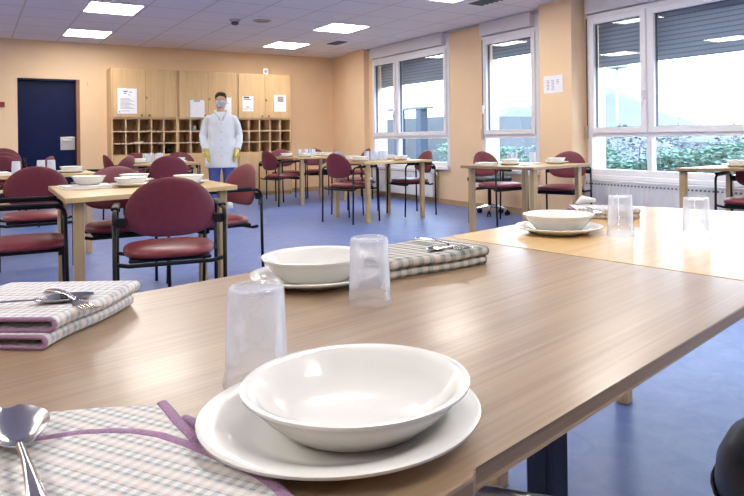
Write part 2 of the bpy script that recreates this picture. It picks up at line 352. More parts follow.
WINS = [(8.08, 10.40), (6.17, 7.30), (1.8, 5.37), (-2.4, 1.0)]
bm = new()
ys = [YF] + [v for w in sorted(WINS) for v in w] + [YB]
for i in range(0, len(ys), 2): box(bm, XR, XR + .3, ys[i], ys[i + 1], 0, ZC)
for a, b in WINS: box(bm, XR, XR + .3, a, b, 0, ZS); box(bm, XR, XR + .3, a, b, ZT + .2, ZC)
struct(link('wall_right', bm, MT['wall']))
bm = new(); box(bm, 5.775, XR, 5.41, 5.94, 0, ZC); struct(link('pillar_middle', bm, MT['wall']))
bm = new(); box(bm, 5.895, XR, 10.53, 11.2, 0, ZC); struct(link('pillar_corner', bm, MT['wall']))
# skirting
bm = new(); box(bm, XL, DX0 - .03, YB - .015, YB, 0, .075); box(bm, DX1 + .05, 1.83, YB - .015, YB, 0, .075); box(bm, 4.96, XR, YB - .015, YB, 0, .075)
struct(link('baseboard_back', bm, MT['skirt']))
bm = new()
box(bm, XR - .015, XR, 11.215, YB - .015, 0, .075); box(bm, 5.88, 5.895, 10.515, 11.215, 0, .075); box(bm, XR - .015, XR, 5.955, 10.515, 0, .075)
box(bm, 5.76, 5.775, 5.395, 5.955, 0, .075); box(bm, XR - .015, XR, YF, 5.395, 0, .075)
struct(link('baseboard_right', bm, MT['skirt']))
# cable strip under the ceiling along the window wall
bm = new(); box(bm, 5.97, XR, 5.94, 10.53, ZC - .03, ZC); struct(link('trim_1', bm, MT['lightgrey']))

# door in back wall
d = empty('door_1', ((DX0 + DX1) / 2, YB + .12, 0)); struct(d)
hw = (DX1 - DX0) / 2
bm = new(); box(bm, -hw + .02, hw - .05, 0, .05, .005, DZ - .03, .004); link('leaf', bm, MT['door'], d)
bm = new(); box(bm, -hw, -hw + .02, -.12, .06, 0, DZ); box(bm, -hw + .02, hw - .05, -.12, .06, DZ - .03, DZ); link('blue_lining', bm, MT['door'], d)
bm = new(); box(bm, hw - .05, hw, -.125, .06, 0, DZ); link('frame', bm, MT['doorfr'], d)
p = empty('lock_plate', (.265, -.012, .99)); p.parent = d
bm = new(); box(bm, -.105, .105, 0, .012, -.105, .105, .004); link('plate', bm, MT['steel'], p)
bm = new(); tube(bm, [(-.07, -.035, .05), (.05, -.035, .05)], .012, 8); tube(bm, [(.05, 0, .05), (.05, -.04, .05)], .012, 8); link('lever', bm, MT['steel'], p)

# windows ------------------------------------------------------------------
def window(idx, y0, y1, splits, boxspan, shutter_z, handles, shown=True):
    """y0 near end, y1 far end; splits = mullion positions; world coordinates"""
    w = empty('window_%d' % idx, (XR, (y0 + y1) / 2, ZS)); struct(w)
    yc = (y0 + y1) / 2
    def L(bm, xa, xb, ya, yb, za, zb, bev=.004): box(bm, xa, xb, ya - yc, yb - yc, za - ZS, zb - ZS, bev, 1)
    f = .065
    xa, xb = -.01, .07
    bm = new()
    L(bm, xa, xb, y0, y0 + f, ZS, ZT); L(bm, xa, xb, y1 - f, y1, ZS, ZT)
    L(bm, xa, xb, y0 + f, y1 - f, ZS, ZS + f); L(bm, xa, xb, y0 + f, y1 - f, ZT - f, ZT); L(bm, xa, xb, y0 + f, y1 - f, 1.00, 1.055)
    splits = sorted(splits); edges = [y0 + f] + splits + [y1 - f]
    for s in splits:
        L(bm, xa, xb, s - .03, s + .03, ZS + f, 1.00); L(bm, xa, xb, s - .03, s + .03, 1.055, ZT - f)
    link('frame', bm, MT['pvc'], w)
    for i in range(len(edges) - 1):
        a = edges[i] + (.03 if i else 0); b = edges[i + 1] - (.03 if i + 1 < len(edges) - 1 else 0)
        bm = new(); g = .055
        za, zb = 1.055, ZT - f
        L(bm, xa - .025, xb - .02, a - .015, a + g, za - .01, zb + .01); L(bm, xa - .025, xb - .02, b - g, b + .015, za - .01, zb + .01)
        L(bm, xa - .025, xb - .02, a + g, b - g, za - .01, za + g); L(bm, xa - .025, xb - .02, a + g, b - g, zb - g, zb + .01)
        sash = link('sash', bm, MT['pvc'], w)
        bm = new(); L(bm, .012, .022, a + g - .01, b - g + .01, za + g - .01, zb - g + .01, 0); link('pane', bm, MT['pane'], sash)
        bm = new(); k = .006
        L(bm, .0, .035, a + g - k, a + g + .004, za + g, zb - g, 0); L(bm, .0, .035, b - g - .004, b - g + k, za + g, zb - g, 0)
        L(bm, .0, .035, a + g, b - g, zb - g - .004, zb - g + k, 0); L(bm, .0, .035, a + g, b - g, za + g - k, za + g + .004, 0); link('gasket', bm, MT['gasket'], sash)
        bm = new(); L(bm, .012, .022, a - .01, b + .01, ZS + f - .01, 1.01, 0); link('lower_pane', bm, MT['pane'], w)
    for hy in handles:
        bm = new(); L(bm, -.06, -.035, hy - .014, hy + .014, 1.40, 1.50, .004); L(bm, -.085, -.06, hy - .012, hy + .012, 1.34, 1.46, .006); link('handle', bm, MT['pvc'], w)
    bm = new(); L(bm, -.06, .05, boxspan[0], boxspan[1], ZT + .01, ZC - .005, .006); link('shutter_box', bm, MT['box'], w)
    bm = new(); L(bm, .02, .06, y0, boxspan[0], ZT, ZC - .02, 0); link('box_end_panel', bm, MT['pvc'], w)
    bm = new(); L(bm, .17, .19, y0 + .02, y1 - .02, shutter_z, ZT + .15, 0); link('roller_shutter', bm, MT['shutter'], w)
    bm = new(); L(bm, -.06, .0, y0, y1, ZS - .05, ZS, .006); link('sill', bm, MT['pvc'], w)
    return w
window(1, 8.08, 10.40, [9.56], (8.20, 10.39), 1.92, [9.59])
window(2, 6.17, 7.30, [], (6.27, 7.29), 2.115, [7.21])
window(3, 1.8, 5.37, [4.525, 2.62], (1.85, 5.36), 1.82, [4.565])
window(4, -2.4, 1.0, [.1, -1.5], (-2.4, 1.0), 1.82, [])  # unseen window, added to bring daylight onto the near table
# shutter straps on the window frames
for i, (yy, z0, z1, lab) in enumerate(((7.283, .98, 2.38, 'beige shutter strap and winder on the narrow window frame'), (5.37, .98, 2.38, 'beige shutter strap and winder on the wide window frame'))):
    s = empty('shutter_strap', (XR - .012, yy, z0)); tag(s, lab, 'shutter strap', 'shutter straps')
    bm = new(); box(bm, -.004, 0, -.008, .008, .12, z1 - z0); link('strap', bm, MT['gasket'], s)
    bm = new(); box(bm, -.03, 0, -.018, .018, 0, .15, .005); link('winder', bm, MT['ivory'], s)

# radiators -------------------------------------------------------------
def radiator(y0, y1, x0, x1, z0, z1, label, slots=True, valve=False):
    r = empty('radiator', ((x0 + x1) / 2, (y0 + y1) / 2, z0)); tag(r, label, 'radiator')
    cx, cy = r.location.x, r.location.y
    bm = new(); n = int((y1 - y0) / .033)
    pts = []
    for i in range(n + 1):
        y = y0 + (y1 - y0) * i / n
        pts.append((y - cy, x0 - cx + (.0 if i % 2 else .006)))
    lo = [bm.verts.new((x, y, .012)) for y, x in pts]; hi = [bm.verts.new((x, y, z1 - z0 - .02)) for y, x in pts]
    for i in range(n): bm.faces.new((lo[i], lo[i + 1], hi[i + 1], hi[i]))
    box(bm, x0 - cx + .006, x1 - cx, y0 - cy, y1 - cy, 0, z1 - z0 - .021)
    link('panel', bm, MT['rad'], r)
    bm = new(); box(bm, x0 - cx - .004, x1 - cx, y0 - cy, y1 - cy, z1 - z0 - .02, z1 - z0, .003, 1); link('top_cover', bm, MT['rad'], r)
    if slots:
        bm = new(); box(bm, x0 - cx - .003, x0 - cx + .004, y0 - cy, y1 - cy, z1 - z0 - .055, z1 - z0 - .038)
        link('grille_slots', bm, MT['radslot'], r)
    if valve:
        bm = new(); tube(bm, [(0, y0 - cy, z1 - z0 - .06), (0, y0 - cy - .10, z1 - z0 - .06)], .022, 10); tube(bm, [(-.01, y0 - cy - .05, z1 - z0 - .06), (-.01, y0 - cy - .05, .02)], .012, 8)
        tube(bm, [(0, y0 - cy, .03), (0, y0 - cy - .07, .03)], .016, 8); link('valve', bm, MT['steel'], r)
    for yy in (y0 + .15, y1 - .15):
        bm = new(); box(bm, x1 - cx, XR - cx - .001, yy - cy - .02, yy - cy + .02, .05, z1 - z0 - .05); link('bracket', bm, MT['rad'], r)
    return r
radiator(8.38, 10.2, 5.87, 5.94, .10, .52, 'white panel radiator with a side valve under the far double window', True, True)
radiator(1.9, 5.32, 5.87, 5.94, .09, .52, 'long white radiator with slotted top under the wide right window')

# ceiling fittings -------------------------------------------------------
def light_panel(x, y, label, group='square ceiling light panels'):
    t = empty('ceiling_light', (x, y, ZC)); tag(t, label, 'ceiling light', group)
    bm = new(); box(bm, -.28, .28, -.34, .34, -.006, -.001); link('diffuser', bm, MT['lamp'], t)
    bm = new()
    box(bm, -.298, -.28, -.358, .358, -.010, -.001); box(bm, .28, .298, -.358, .358, -.010, -.001); box(bm, -.28, .28, -.358, -.34, -.010, -.001); box(bm, -.28, .28, .34, .358, -.010, -.001)
    link('frame', bm, MT['pvc'], t)
light_panel(1.425, 10.89, 'glowing square light panel in the ceiling above the dark blue door')
light_panel(1.42, 8.67, 'glowing light panel at the top left, nearer than the one above the blue door')
light_panel(4.47, 10.67, 'glowing light panel above the right end of the oak cabinets')
light_panel(4.46, 8.62, 'glowing light panel beside the small dark ceiling vent, right of the cabinets')
light_panel(4.47, 5.97, 'light panel cut off by the top edge, before the narrow window')
for x, y in ((1.42, 6.4), (1.42, 4.2), (4.47, 3.7), (4.47, 1.5), (1.42, 2.0), (1.42, -.2), (4.47, -.8), (-1.6, 8.67), (-1.6, 6.4), (-1.6, 4.2), (-1.6, 2.0), (-1.6, -.2), (-1.6, 10.89)):
    light_panel(x, y, 'ceiling light panel out of view over the nearer part of the room', 'light panels out of view')
def vent(x, y, sx, sy, label):
    t = empty('ceiling_vent', (x, y, ZC)); tag(t, label, 'vent', 'ceiling vents')
    bm = new(); box(bm, -sx, sx, -sy, sy, -.008, -.001); link('grille', bm, MT['vent'], t)
    bm = new()
    for k in range(5):
        yy = -sy + (k + .5) * 2 * sy / 5; box(bm, -sx, sx, yy - .01, yy + .01, -.016, -.008)
    link('louvre', bm, MT['gasket'], t)
vent(5.09, 10.0, .09, .20, 'small dark vent grille in the ceiling near the corner')
vent(5.06, 6.07, .10, .22, 'dark vent grille at the top edge above the narrow window')
t = empty('smoke_detector', (2.92, 8.7, ZC)); tag(t, 'small grey round smoke detector on the ceiling left of the beige disc', 'smoke detector')
bm = new(); lathe(bm, [(0, 0), (.07, 0), (.07, -.02), (.06, -.03), (0, -.03)], 20); link('base', bm, MT['lightgrey'], t, True, angle=R(40))
bm = new(); lathe(bm, [(0, -.03), (.045, -.03), (.05, -.06), (.03, -.075), (0, -.075)], 20); link('sensor_head', bm, MT['gasket'], t, True, angle=R(40))
t = empty('ceiling_speaker', (3.26, 8.6, ZC)); tag(t, 'flat beige round disc on the ceiling between detector and light panels', 'speaker')
bm = new(); lathe(bm, [(0, 0), (.12, 0), (.12, -.008), (.10, -.014), (0, -.014)], 24); link('rim', bm, MT['ivory'], t, True, angle=R(40))
bm = new(); lathe(bm, [(0, -.0145), (.085, -.0145), (.08, -.017), (0, -.017)], 24); link('grille', bm, simple('beige_mesh', (.40, .34, .26), .7), t, True)
bm = new(); box(bm, .31, .41, YB - .04, YB, 1.56, 1.64, .006); tag(link('fire_alarm_box', bm, MT['red']), 'small dark red box on the peach wall left of the blue door', 'alarm box')
bm = new(); box(bm, 1.56, 1.64, YB - .012, YB, 1.92, 2.0, .003); tag(link('wall_plate', bm, MT['wall']), 'faint wall plate painted peach between blue door and cabinets', 'wall plate')

# ------------------------------------------------------------------ cabinets
CY0 = 11.56
def cabinet(x0, x1, label):
    t = empty('cabinet', (x0, CY0, 0)); tag(t, label, 'cabinet', 'oak cabinets along the back wall')
    w = x1 - x0; D = YB - CY0 - .005; th = .022
    zt, zd, zc = 2.20, 1.385, .78
    bm = new()
    box(bm, 0, th, 0.02, D, 0, zt); box(bm, w - th, w, 0.02, D, 0, zt); box(bm, th, w - th, .02, D, zt - th, zt); box(bm, th, w - th, .02, D, zd - .012, zd + .012)
    box(bm, th, w - th, .02, D, zc - .015, zc + .015); box(bm, th, w - th, D - .01, D, 0, zt - th); box(bm, th, w - th, .05, D - .01, 0, .06)
    link('carcass', bm, MT['cab'], t)
    cw = (w - 2 * th) / 5
    bm = new()
    for k in range(1, 5): box(bm, th + k * cw - .008, th + k * cw + .008, .025, D - .01, zc + .015, zd - .012)
    rows = (.975, 1.17)
    for z in rows: box(bm, th, w - th, .022, D - .01, z - .009, z + .009)
    link('pigeonhole_dividers', bm, MT['cabedge'], t)
    bm = new(); box(bm, th, w - th, D - .016, D - .010, zc + .015, zd - .012); link('pigeonhole_back', bm, MT['cabin'], t)
    for i in (0, 1):
        a = th + .002 + i * (w / 2 - th); b = w / 2 - .002 + i * (w / 2 - th)
        bm = new(); box(bm, a, b, 0, .019, zd + .016, zt - .01, .002, 1); dr = link('door', bm, MT['cab'], t)
        kx = (b - .06) if i == 0 else (a + .06)
        bm = new(); tube(bm, [(kx, 0, zd + .05), (kx, -.02, zd + .05)], .012, 8); tube(bm, [(kx, -.02, zd + .05), (kx, -.028, zd + .05)], .02, 10); link('knob', bm, MT['brass'], dr)
        if i == 1:
            bm = new(); tube(bm, [(a + .02, 0, 1.73), (a + .02, -.012, 1.73)], .014, 10); box(bm, a + .016, a + .024, -.03, -.01, 1.70, 1.735); link('lock', bm, MT['brass'], dr)
        bm = new(); box(bm, a, b, 0, .019, .07, zc - .02, .002, 1); link('lower_door', bm, MT['cab'], t)
    return t
cabinet(1.85, 2.88, 'left oak cabinet of the row, with a large white notice on its door')
cabinet(2.882, 3.905, 'middle oak cabinet of the row, standing behind the person in the white coat')
cabinet(3.907, 4.93, 'right oak cabinet of the row, with two small notices, next to bare wall')
def notice(x0, x1, z0, z1, label, marks, y=CY0, tilt=0):
    t = empty('notice', ((x0 + x1) / 2, y - .001, z0)); tag(t, label, 'notice', 'paper notices on the cabinet doors')
    w = x1 - x0; h = z1 - z0
    bm = new(); box(bm, -w / 2, w / 2, -.003, 0, 0, h); link('sheet', bm, MT['paper'], t)
    for i, (mx0, mx1, mz0, mz1, mat) in enumerate(marks):
        bm = new(); box(bm, -w / 2 + mx0 * w, -w / 2 + mx1 * w, -.0036, -.003, mz0 * h, mz1 * h); link('print', bm, MT[mat], t)
    return t
def lines(bm_list, x0, x1, za, zb, n, mat='ink', fill=.35):
    return [(x0, x1 - .12 * (k % 3), za + (zb - za) * k / n, za + (zb - za) * (k + fill) / n, mat) for k in range(n)]
notice(1.94, 2.235, 1.46, 1.87, 'large white notice with a letterhead on the left cabinet door', [(.30, .52, .86, .90, 'inkdark'), (.60, .75, .84, .87, 'ink'), (.34, .46, .79, .82, 'inkdark'), (.55, .66, .73, .76, 'ink'), (.08, .14, .05, .09, 'inkdark'), (.2, .62, .1, .12, 'ink')] + lines(0, .15, .85, .2, .64, 9))
notice(4.0, 4.20, 1.52, 1.79, 'small white notice with black heading right of the person', [(.1, .62, .87, .97, 'inkdark'), (.1, .75, .77, .82, 'inkdark'), (.3, .62, .26, .30, 'inkdark'), (.1, .9, .14, .17, 'ink')])
notice(4.59, 4.82, 1.52, 1.83, 'small white notice with a brown printed square on right cabinet door', [(.3, .8, .58, .9, 'inktan'), (.3, .8, .60, .66, 'ink'), (.3, .8, .86, .9, 'ink')] + lines(0, .3, .75, .12, .5, 5, 'ink', .15))
notice(3.58, 3.80, 1.41, 1.76, 'white notice on the cabinet door directly behind the head of the person', [(.1, .3, .85, .9, 'inkdark'), (.1, .8, .7, .72, 'ink')])
t = empty('clipboard', (3.195, CY0 - .001, 1.405)); tag(t, 'stack of white sheets hanging on the middle cabinet door, left of the person', 'paper stack')
bm = new(); box(bm, -.13, .12, -.006, 0, 0, .315); link('backing_board', bm, MT['lightgrey'], t)
for k in range(3):
    bm = new(); box(bm, -.122 + .008 * k, .112 + .008 * k, -.012 - .006 * k, -.007 - .006 * k, .004, .30 - .008 * k); link('sheet', bm, MT['paper'], t)
bm = new(); box(bm, -.05, .05, -.028, -.024, .265, .31); link('clip', bm, MT['lightgrey'], t)
t = empty('plaque', (4.46, CY0 + .05, 2.20)); tag(t, 'tiny white sign standing on top of the right cabinet', 'sign')
bm = new(); box(bm, -.05, .05, 0, .02, 0, .11, .006); link('board', bm, MT['paper'], t)
bm = new(); tube(bm, [(0, -.001, .055), (0, -.0005, .055)], .03, 12); link('emblem', bm, MT['ink'], t)
# things in the pigeonholes
def cell(px, row):   # row 0 bottom
    return (.78 + .016, .975 + .010, 1.17 + .010)[row]
def cubby_item(name, x, row, mat, label, cat, bmf):
    bm = new(); bmf(bm); o = link(name, bm, mat, smooth=True, angle=R(40), loc=(x, CY0 + .16, cell(0, row))); tag(o, label, cat)
cubby_item('folded_paper', 2.27, 1, MT['paper'], 'white folded papers lying in a middle pigeonhole of the left cabinet', 'papers', lambda b: (box(b, -.09, .07, -.08, .06, 0, .012), box(b, -.04, .09, -.06, .08, .012, .022), box(b, -.02, .03, -.05, .05, .022, .034)))
cubby_item('black_bag', 2.75, 0, MT['blackpl'], 'black rounded bag in a lowest pigeonhole of the left cabinet', 'bag', lambda b: lathe(b, [(0, 0), (.055, 0), (.075, .03), (.07, .07), (.04, .10), (.015, .112), (.018, .125), (0, .127)], 18))
cubby_item('cup', 3.19, 2, MT['green'], 'greenish cup in the top pigeonhole left of the person', 'cup', lambda b: lathe(b, [(0, 0), (.03, 0), (.045, .01), (.05, .09), (.046, .09), (.041, .012), (0, .01)], 18))
cubby_item('cup', 3.40, 2, MT['china'], 'white cup in the pigeonhole right beside the shoulder of the person', 'cup', lambda b: lathe(b, [(0, 0), (.03, 0), (.038, .01), (.042, .11), (.038, .11), (.034, .012), (0, .01)], 18))

# notice on the pillar
t = empty('wall_notice', (5.774, 5.705, 1.535)); tag(t, 'white notice with small grey print taped on the peach pillar', 'notice')
bm = new(); box(bm, -.003, 0, -.155, .155, 0, .205); link('sheet', bm, MT['paper'], t)
for c0 in (.11, .03, -.05):
    bm = new()
    for k in range(7 if c0 > 0 else 3): box(bm, -.0036, -.003, c0 - .05, c0 - .005 * (k % 3), .145 - k * .018, .152 - k * .018)
    link('print', bm, MT['ink'], t)
bm = new(); box(bm, 5.983, XR, 6.11, 6.145, 1.30, 1.37, .003); tag(link('light_switch', bm, MT['pvc']), 'tiny white switch on the wall right of the narrow window', 'switch')

# ------------------------------------------------------------------ chair
def outline(th, a, ht, hb, n=2.3):
    c, s = math.cos(th), math.sin(th)
    h = ht if s >= 0 else hb; e = 2 / (2.05 if s >= 0 else 2.7)
    return a * math.copysign(abs(c) ** e, c), h * math.copysign(abs(s) ** e, s)
def make_chair():
    root = empty('armchair')
    # backrest
    bm = new(); SEG, RN = 40, 8; zc = .635
    def sheet(sign):
        rings = []
        for j in range(RN + 1):
            q = math.sin(j / RN * math.pi / 2); ring = []
            for k in range(SEG):
                x, z = outline(2 * math.pi * k / SEG, .218, .19, .105)
                x *= q; z *= q
                y = -.262 + .055 * (x / .22) ** 2 - .16 * z + sign * .017 * math.sqrt(max(0, 1 - q ** 4))
                ring.append((x, y, zc + z))
            rings.append(ring)
        return rings
    fr, bk = sheet(1), sheet(-1)
    def build(rings, shared=None):
        vr = []
        for j, ring in enumerate(rings):
            if j == 0: vr.append([bm.verts.new(ring[0])])
            elif j == RN and shared: vr.append(shared)
            else: vr.append([bm.verts.new(p) for p in ring])
        for j in range(RN):
            a, b = vr[j], vr[j + 1]
            for k in range(SEG):
                k2 = (k + 1) % SEG
                if len(a) == 1: bm.faces.new((a[0], b[k], b[k2]))
                else: bm.faces.new((a[k], b[k], b[k2], a[k2]))
        return vr[-1]
    e = build(fr); build(bk, e)
    link('backrest', bm, MT['bur'], root, True)
    # seat pad
    bm = new()
    def seat_ring(scale, z, dome=0.0):
        out = []
        for k in range(SEG):
            th = 2 * math.pi * k / SEG; c, s = math.cos(th), math.sin(th); ex = 2 / 3.2
            x = .228 * math.copysign(abs(c) ** ex, c) * scale; y = .222 * math.copysign(abs(s) ** ex, s) * scale
            x *= 1 + .05 * (y / .22)
            out.append(bm.verts.new((x, y, z + (.010 if y > .17 * scale and scale > .9 else 0) * 0)))
        return out
    rs = [seat_ring(.90, .418), seat_ring(.985, .424), seat_ring(1.0, .437), seat_ring(.985, .450), seat_ring(.92, .460), seat_ring(.75, .468), seat_ring(.4, .472), [bm.verts.new((0, 0, .473))]]
    bm.faces.new(rs[0][::-1])
    for a, b in zip(rs, rs[1:]):
        for k in range(SEG):
            k2 = (k + 1) % SEG
            if len(b) == 1: bm.faces.new((a[k], a[k2], b[0]))
            else: bm.faces.new((a[k], a[k2], b[k2], b[k]))
    link('seat', bm, MT['burseat'], root, True)
    bm = new(); box(bm, -.20, .20, -.19, .19, .400, .418, .006, 1); link('seat_tray', bm, MT['blackpl'], root)
    r = .0105
    for y in (.175, -.20):
        bm = new(); tube(bm, [(-.262, y, .402), (-.20, y, .39), (.20, y, .39), (.262, y, .402)], r, 8); link('cross_rail', bm, MT['black'], root, True)
    for s in (-1, 1):
        x = .262 * s
        bm = new(); tube(bm, [(x, .215, .0), (x, .205, .30), (x, .20, .60)], r, 8); link('leg', bm, MT['black'], root, True)
        bm = new(); tube(bm, [(x, -.245, .0), (x, -.238, .30), (x, -.235, .60)], r, 8); link('leg', bm, MT['black'], root, True)
        pts = [(.20, .60)] + arc(.15, .605, .05, 0, 90, 5) + arc(-.185, .605, .05, 90, 180, 5) + [(-.235, .60)]
        bm = new(); tube(bm, [(x, y, z) for y, z in pts], r, 8); arm = link('arm', bm, MT['black'], root, True)
        bm = new(); box(bm, x - .019, x + .019, -.15, .175, .656, .676, .009, 3); link('arm_pad', bm, MT['blackpl'], arm, True)
        bm = new(); box(bm, x - .050 * (s > 0) - .004, x + .050 * (s < 0) + .004, -.236, -.214, .585, .63, .004, 1); link('back_bracket', bm, MT['blackpl'], root)
    for ch in list(root.children) + [g for c in root.children for g in c.children]:
        for v in ch.data.vertices: v.co.z *= 1.025
    return root
chair0 = make_chair(); _used = [False]
def chair(x, y, deg, label, group, z=0.0):
    o = chair0 if not _used[0] else copy_tree(chair0)
    _used[0] = True
    o.location = (x, y, z); o.rotation_euler = (0, 0, R(deg - 90)); tag(o, label, 'chair', group); return o
GA = 'burgundy armchairs around the dining tables'
CHAIRS = [
 (.875, 3.72, 79, 'burgundy armchair seen from behind, tucked against the near side of left table'),
 (1.42, 4.76, 192, 'burgundy armchair at the right end of the left table, turned sideways'),
 (.84, 4.88, 268, 'burgundy armchair behind the left table facing the viewer'),
 (.24, 4.42, -4, 'armchair at left picture edge with red seat and arms before the table end'),
 (.41, 5.97, 86, 'burgundy armchair seen from behind at the table before the blue door'),
 (1.97, 8.33, 75, 'burgundy armchair seen from behind at the table before the left cabinet'),
 (1.72, 9.55, 5, 'armchair with dark shell back at the left end of the cabinet table'),
 (1.37, 8.85, 142, 'lighter burgundy armchair turned sideways left of the cabinet table'),
 (2.0, 10.09, 268, 'burgundy armchair behind the cabinet table, only the back top showing'),
 (2.53, 10.05, 258, 'burgundy armchair behind the right end of the cabinet table, beside the person'),
 (4.00, 9.79, 13, 'burgundy armchair at left side of the table nearest the right cabinet'),
 (4.40, 10.57, 268, 'burgundy armchair behind the corner table, left one of two there'),
 (5.02, 10.62, 262, 'burgundy armchair behind the corner table, right one of two there'),
 (5.36, 9.98, 172, 'burgundy armchair on the right side of the corner table, before the pillar'),
 (3.88, 7.27, 17, 'burgundy armchair with back towards us at the left of the table by the radiator'),
 (4.36, 8.04, -52, 'burgundy armchair hidden partly behind another at the table by the radiator'),
 (4.85, 7.44, 175, 'burgundy armchair at right end of the table before the far double window'),
 (5.17, 6.00, -85, 'burgundy armchair behind the left end of the table before the narrow window'),
 (5.40, 5.24, 203, 'burgundy armchair before the peach pillar, right of the narrow window'),
 (5.54, 3.12, 195, 'armchair at right picture edge, only its seat corner and black leg showing'),
]
for x, y, dgr, lab in CHAIRS: chair(x, y, dgr, lab, GA)
# stack of chairs by the door
GS = 'stacked burgundy chairs by the blue door'
for k, lab in enumerate(('bottom chair of the stack before the blue door', 'middle chair of the stack before the blue door', 'topmost chair of the stack before the blue door')):
    chair(.34, 10.62 + .05 * k, 88, lab, GS, z=.05 * k)
chair(.55, 9.5, 153, 'armchair seen edge on, right beside the stacked chairs', GA)

# ------------------------------------------------------------------ tables
def table(name, poly, legs, z, th, topmat, legmat, edgemat, label, lw=.052, plates=True, grp='dining tables in the back of the room', rz=0.0, org=None):
    ox = sum(p[0] for p in poly) / len(poly) if org is None else org[0]
    oy = sum(p[1] for p in poly) / len(poly) if org is None else org[1]
    t = empty(name, (ox, oy, 0), rz); tag(t, label, 'table', grp)
    c, s = math.cos(-rz), math.sin(-rz)
    T = lambda p: ((p[0] - ox) * c - (p[1] - oy) * s, (p[0] - ox) * s + (p[1] - oy) * c)
    P = [T(p) for p in poly]
    cx = sum(p[0] for p in P) / len(P); cy = sum(p[1] for p in P) / len(P)
    bm = new(); prism(bm, P, z - th, z, .003, 2); top = link('tabletop', bm, topmat, t)
    if edgemat:
        top.data.materials.append(edgemat)
        for f in top.data.polygons:
            if abs(f.normal.z) < .5: f.material_index = 1
    for p in legs:
        x, y = T(p); h = lw / 2
        bm = new(); box(bm, x - h, x + h, y - h, y + h, 0, z - th - (.006 if plates else 0), .006, 2); lg = link('leg', bm, legmat, t)
        if plates:
            bm = new(); k = h + .012
            dx = .07 if cx > x else -.07; dy = .07 if cy > y else -.07
            box(bm, min(x - k, x + dx), max(x + k, x + dx), min(y - k, y + dy), max(y + k, y + dy), z - th - .006, z - th); link('mounting_plate', bm, MT['black'], lg)
    return t
TC = [(0.39, 3.83), (1.4, 4.16), (1.42, 4.8), (0.41, 4.99)]
table('dining_table', TC, [(0.465, 3.95), (1.32, 4.22), (1.34, 4.73), (0.48, 4.9)], 0.735, .028, MT['beech_top'], MT['beech_leg'], None, 'pale wood table at left with four armchairs and stacked bowls')
T2 = [(-0.6, 6.68), (0.95, 6.7), (0.95, 7.42), (-0.6, 7.45)]
table('dining_table', T2, [(0.88, 6.76), (0.88, 7.34), (-0.52, 6.76), (-0.52, 7.37)], 0.735, .028, MT['beech_top'], MT['beech_leg'], None, 'pale wood table at left edge before the blue door, with plates and tumblers')
T3 = [(1.6, 8.74), (2.42, 8.6), (2.47, 9.38), (1.63, 9.5)]
table('dining_table', T3, [(1.68, 8.81), (2.35, 8.69), (2.39, 9.31), (1.7, 9.42)], 0.735, .028, MT['beech_top'], MT['beech_leg'], None, 'pale wood table in front of the left cabinet, partly hidden by a chair back')
TA = [(4.12, 9.42), (5.12, 9.56), (5.04, 10.48), (4.03, 10.3)]
table('dining_table', TA, [(4.22, 9.52), (5.03, 9.65), (4.95, 10.39), (4.13, 10.21)], 0.735, .028, MT['beech_top'], MT['beech_leg'], None, 'pale wood table in the far right corner beside the right cabinet')
TB = [(3.86, 6.9), (4.9, 6.99), (4.78, 7.84), (3.84, 7.86)]
table('dining_table', TB, [(3.95, 6.99), (4.8, 7.08), (4.69, 7.74), (3.93, 7.77)], 0.735, .028, MT['beech_top'], MT['beech_leg'], None, 'pale wood table before the far double window, with four tumblers grouped')
TD = [(4.12, 5.38), (4.31, 4.52), (5.28, 4.7), (5.08, 5.46)]
table('dining_table', TD, [(4.22, 5.32), (4.395, 4.61), (5.18, 4.78), (5.0, 5.38)], 0.735, .028, MT['beech_top'], MT['beech_leg'], MT['brown_edge'], 'wooden table before the narrow window and the pillar')
TE = [(5.0, 3.52), (5.78, 2.72), (5.84, 3.1), (5.8, 3.56)]
table('dining_table', TE, [(5.09, 3.5), (5.7, 2.87), (5.75, 3.12), (5.72, 3.46)], 0.735, .026, MT['beech_top'], MT['beech_leg'], MT['brown_edge'], 'wooden table at the right picture edge before the wide window')

# near tables (one top of grey oak, one of maple, pushed together)
TZ = .735; A24 = R(13.2)
ex = Vector((math.cos(A24), math.sin(A24))); ey = Vector((-math.sin(A24), math.cos(A24)))
ORG = Vector((.41, .478))
def tw(u, v): p = ORG + ex * u + ey * v; return (p.x, p.y)
WID = .905
GP = [tw(-.85, -.012), tw(-.058, -.012), tw(-.046, -.006), tw(-.040, .0), tw(.90, .0), tw(.98, WID), tw(-.85, WID)]
gt = table('dining_table', GP, [tw(-.75, .07), tw(-.75, WID - .07), tw(.86, WID - .08)], TZ, .021, MT['grey_top'], MT['beech_leg'], MT['grey_edge'], 'grey brown wood table in the foreground carrying white bowls', .05, True, 'foreground dining tables', A24, ORG)
bm = new(); lx, ly = .272, .122
box(bm, lx - .021, lx + .021, ly - .021, ly + .021, 0, TZ - .021, .004); box(bm, lx - .023, lx - .019, ly - .012, ly + .012, .02, TZ - .04)
lg = link('leg', bm, MT['navy'], gt); tag(lg, 'dark navy metal leg')
def loc2(p): d = Vector((p.x, p.y)) - ORG; return (d.dot(ex), d.dot(ey), p.z)
bm = new(); tube(bm, [loc2(at(*q)) for q in ((428, 485, .665), (448, 488.5, .665), (470, 491, .662), (495, 494.5, .657), (522, 499, .650))] + [loc2(at(580, 508, .645))], .0075, 8); tag(link('brace_tube', bm, MT['grey_metal'], gt, True), 'grey metal tube')
bm = new(); box(bm, .05, .085, .10, .14, .60, TZ - .021, .003); link('apron_block', bm, MT['beech_leg'], gt)
MP = [tw(.904, .0), tw(2.20, .0), tw(2.10, WID), tw(.984, WID)]
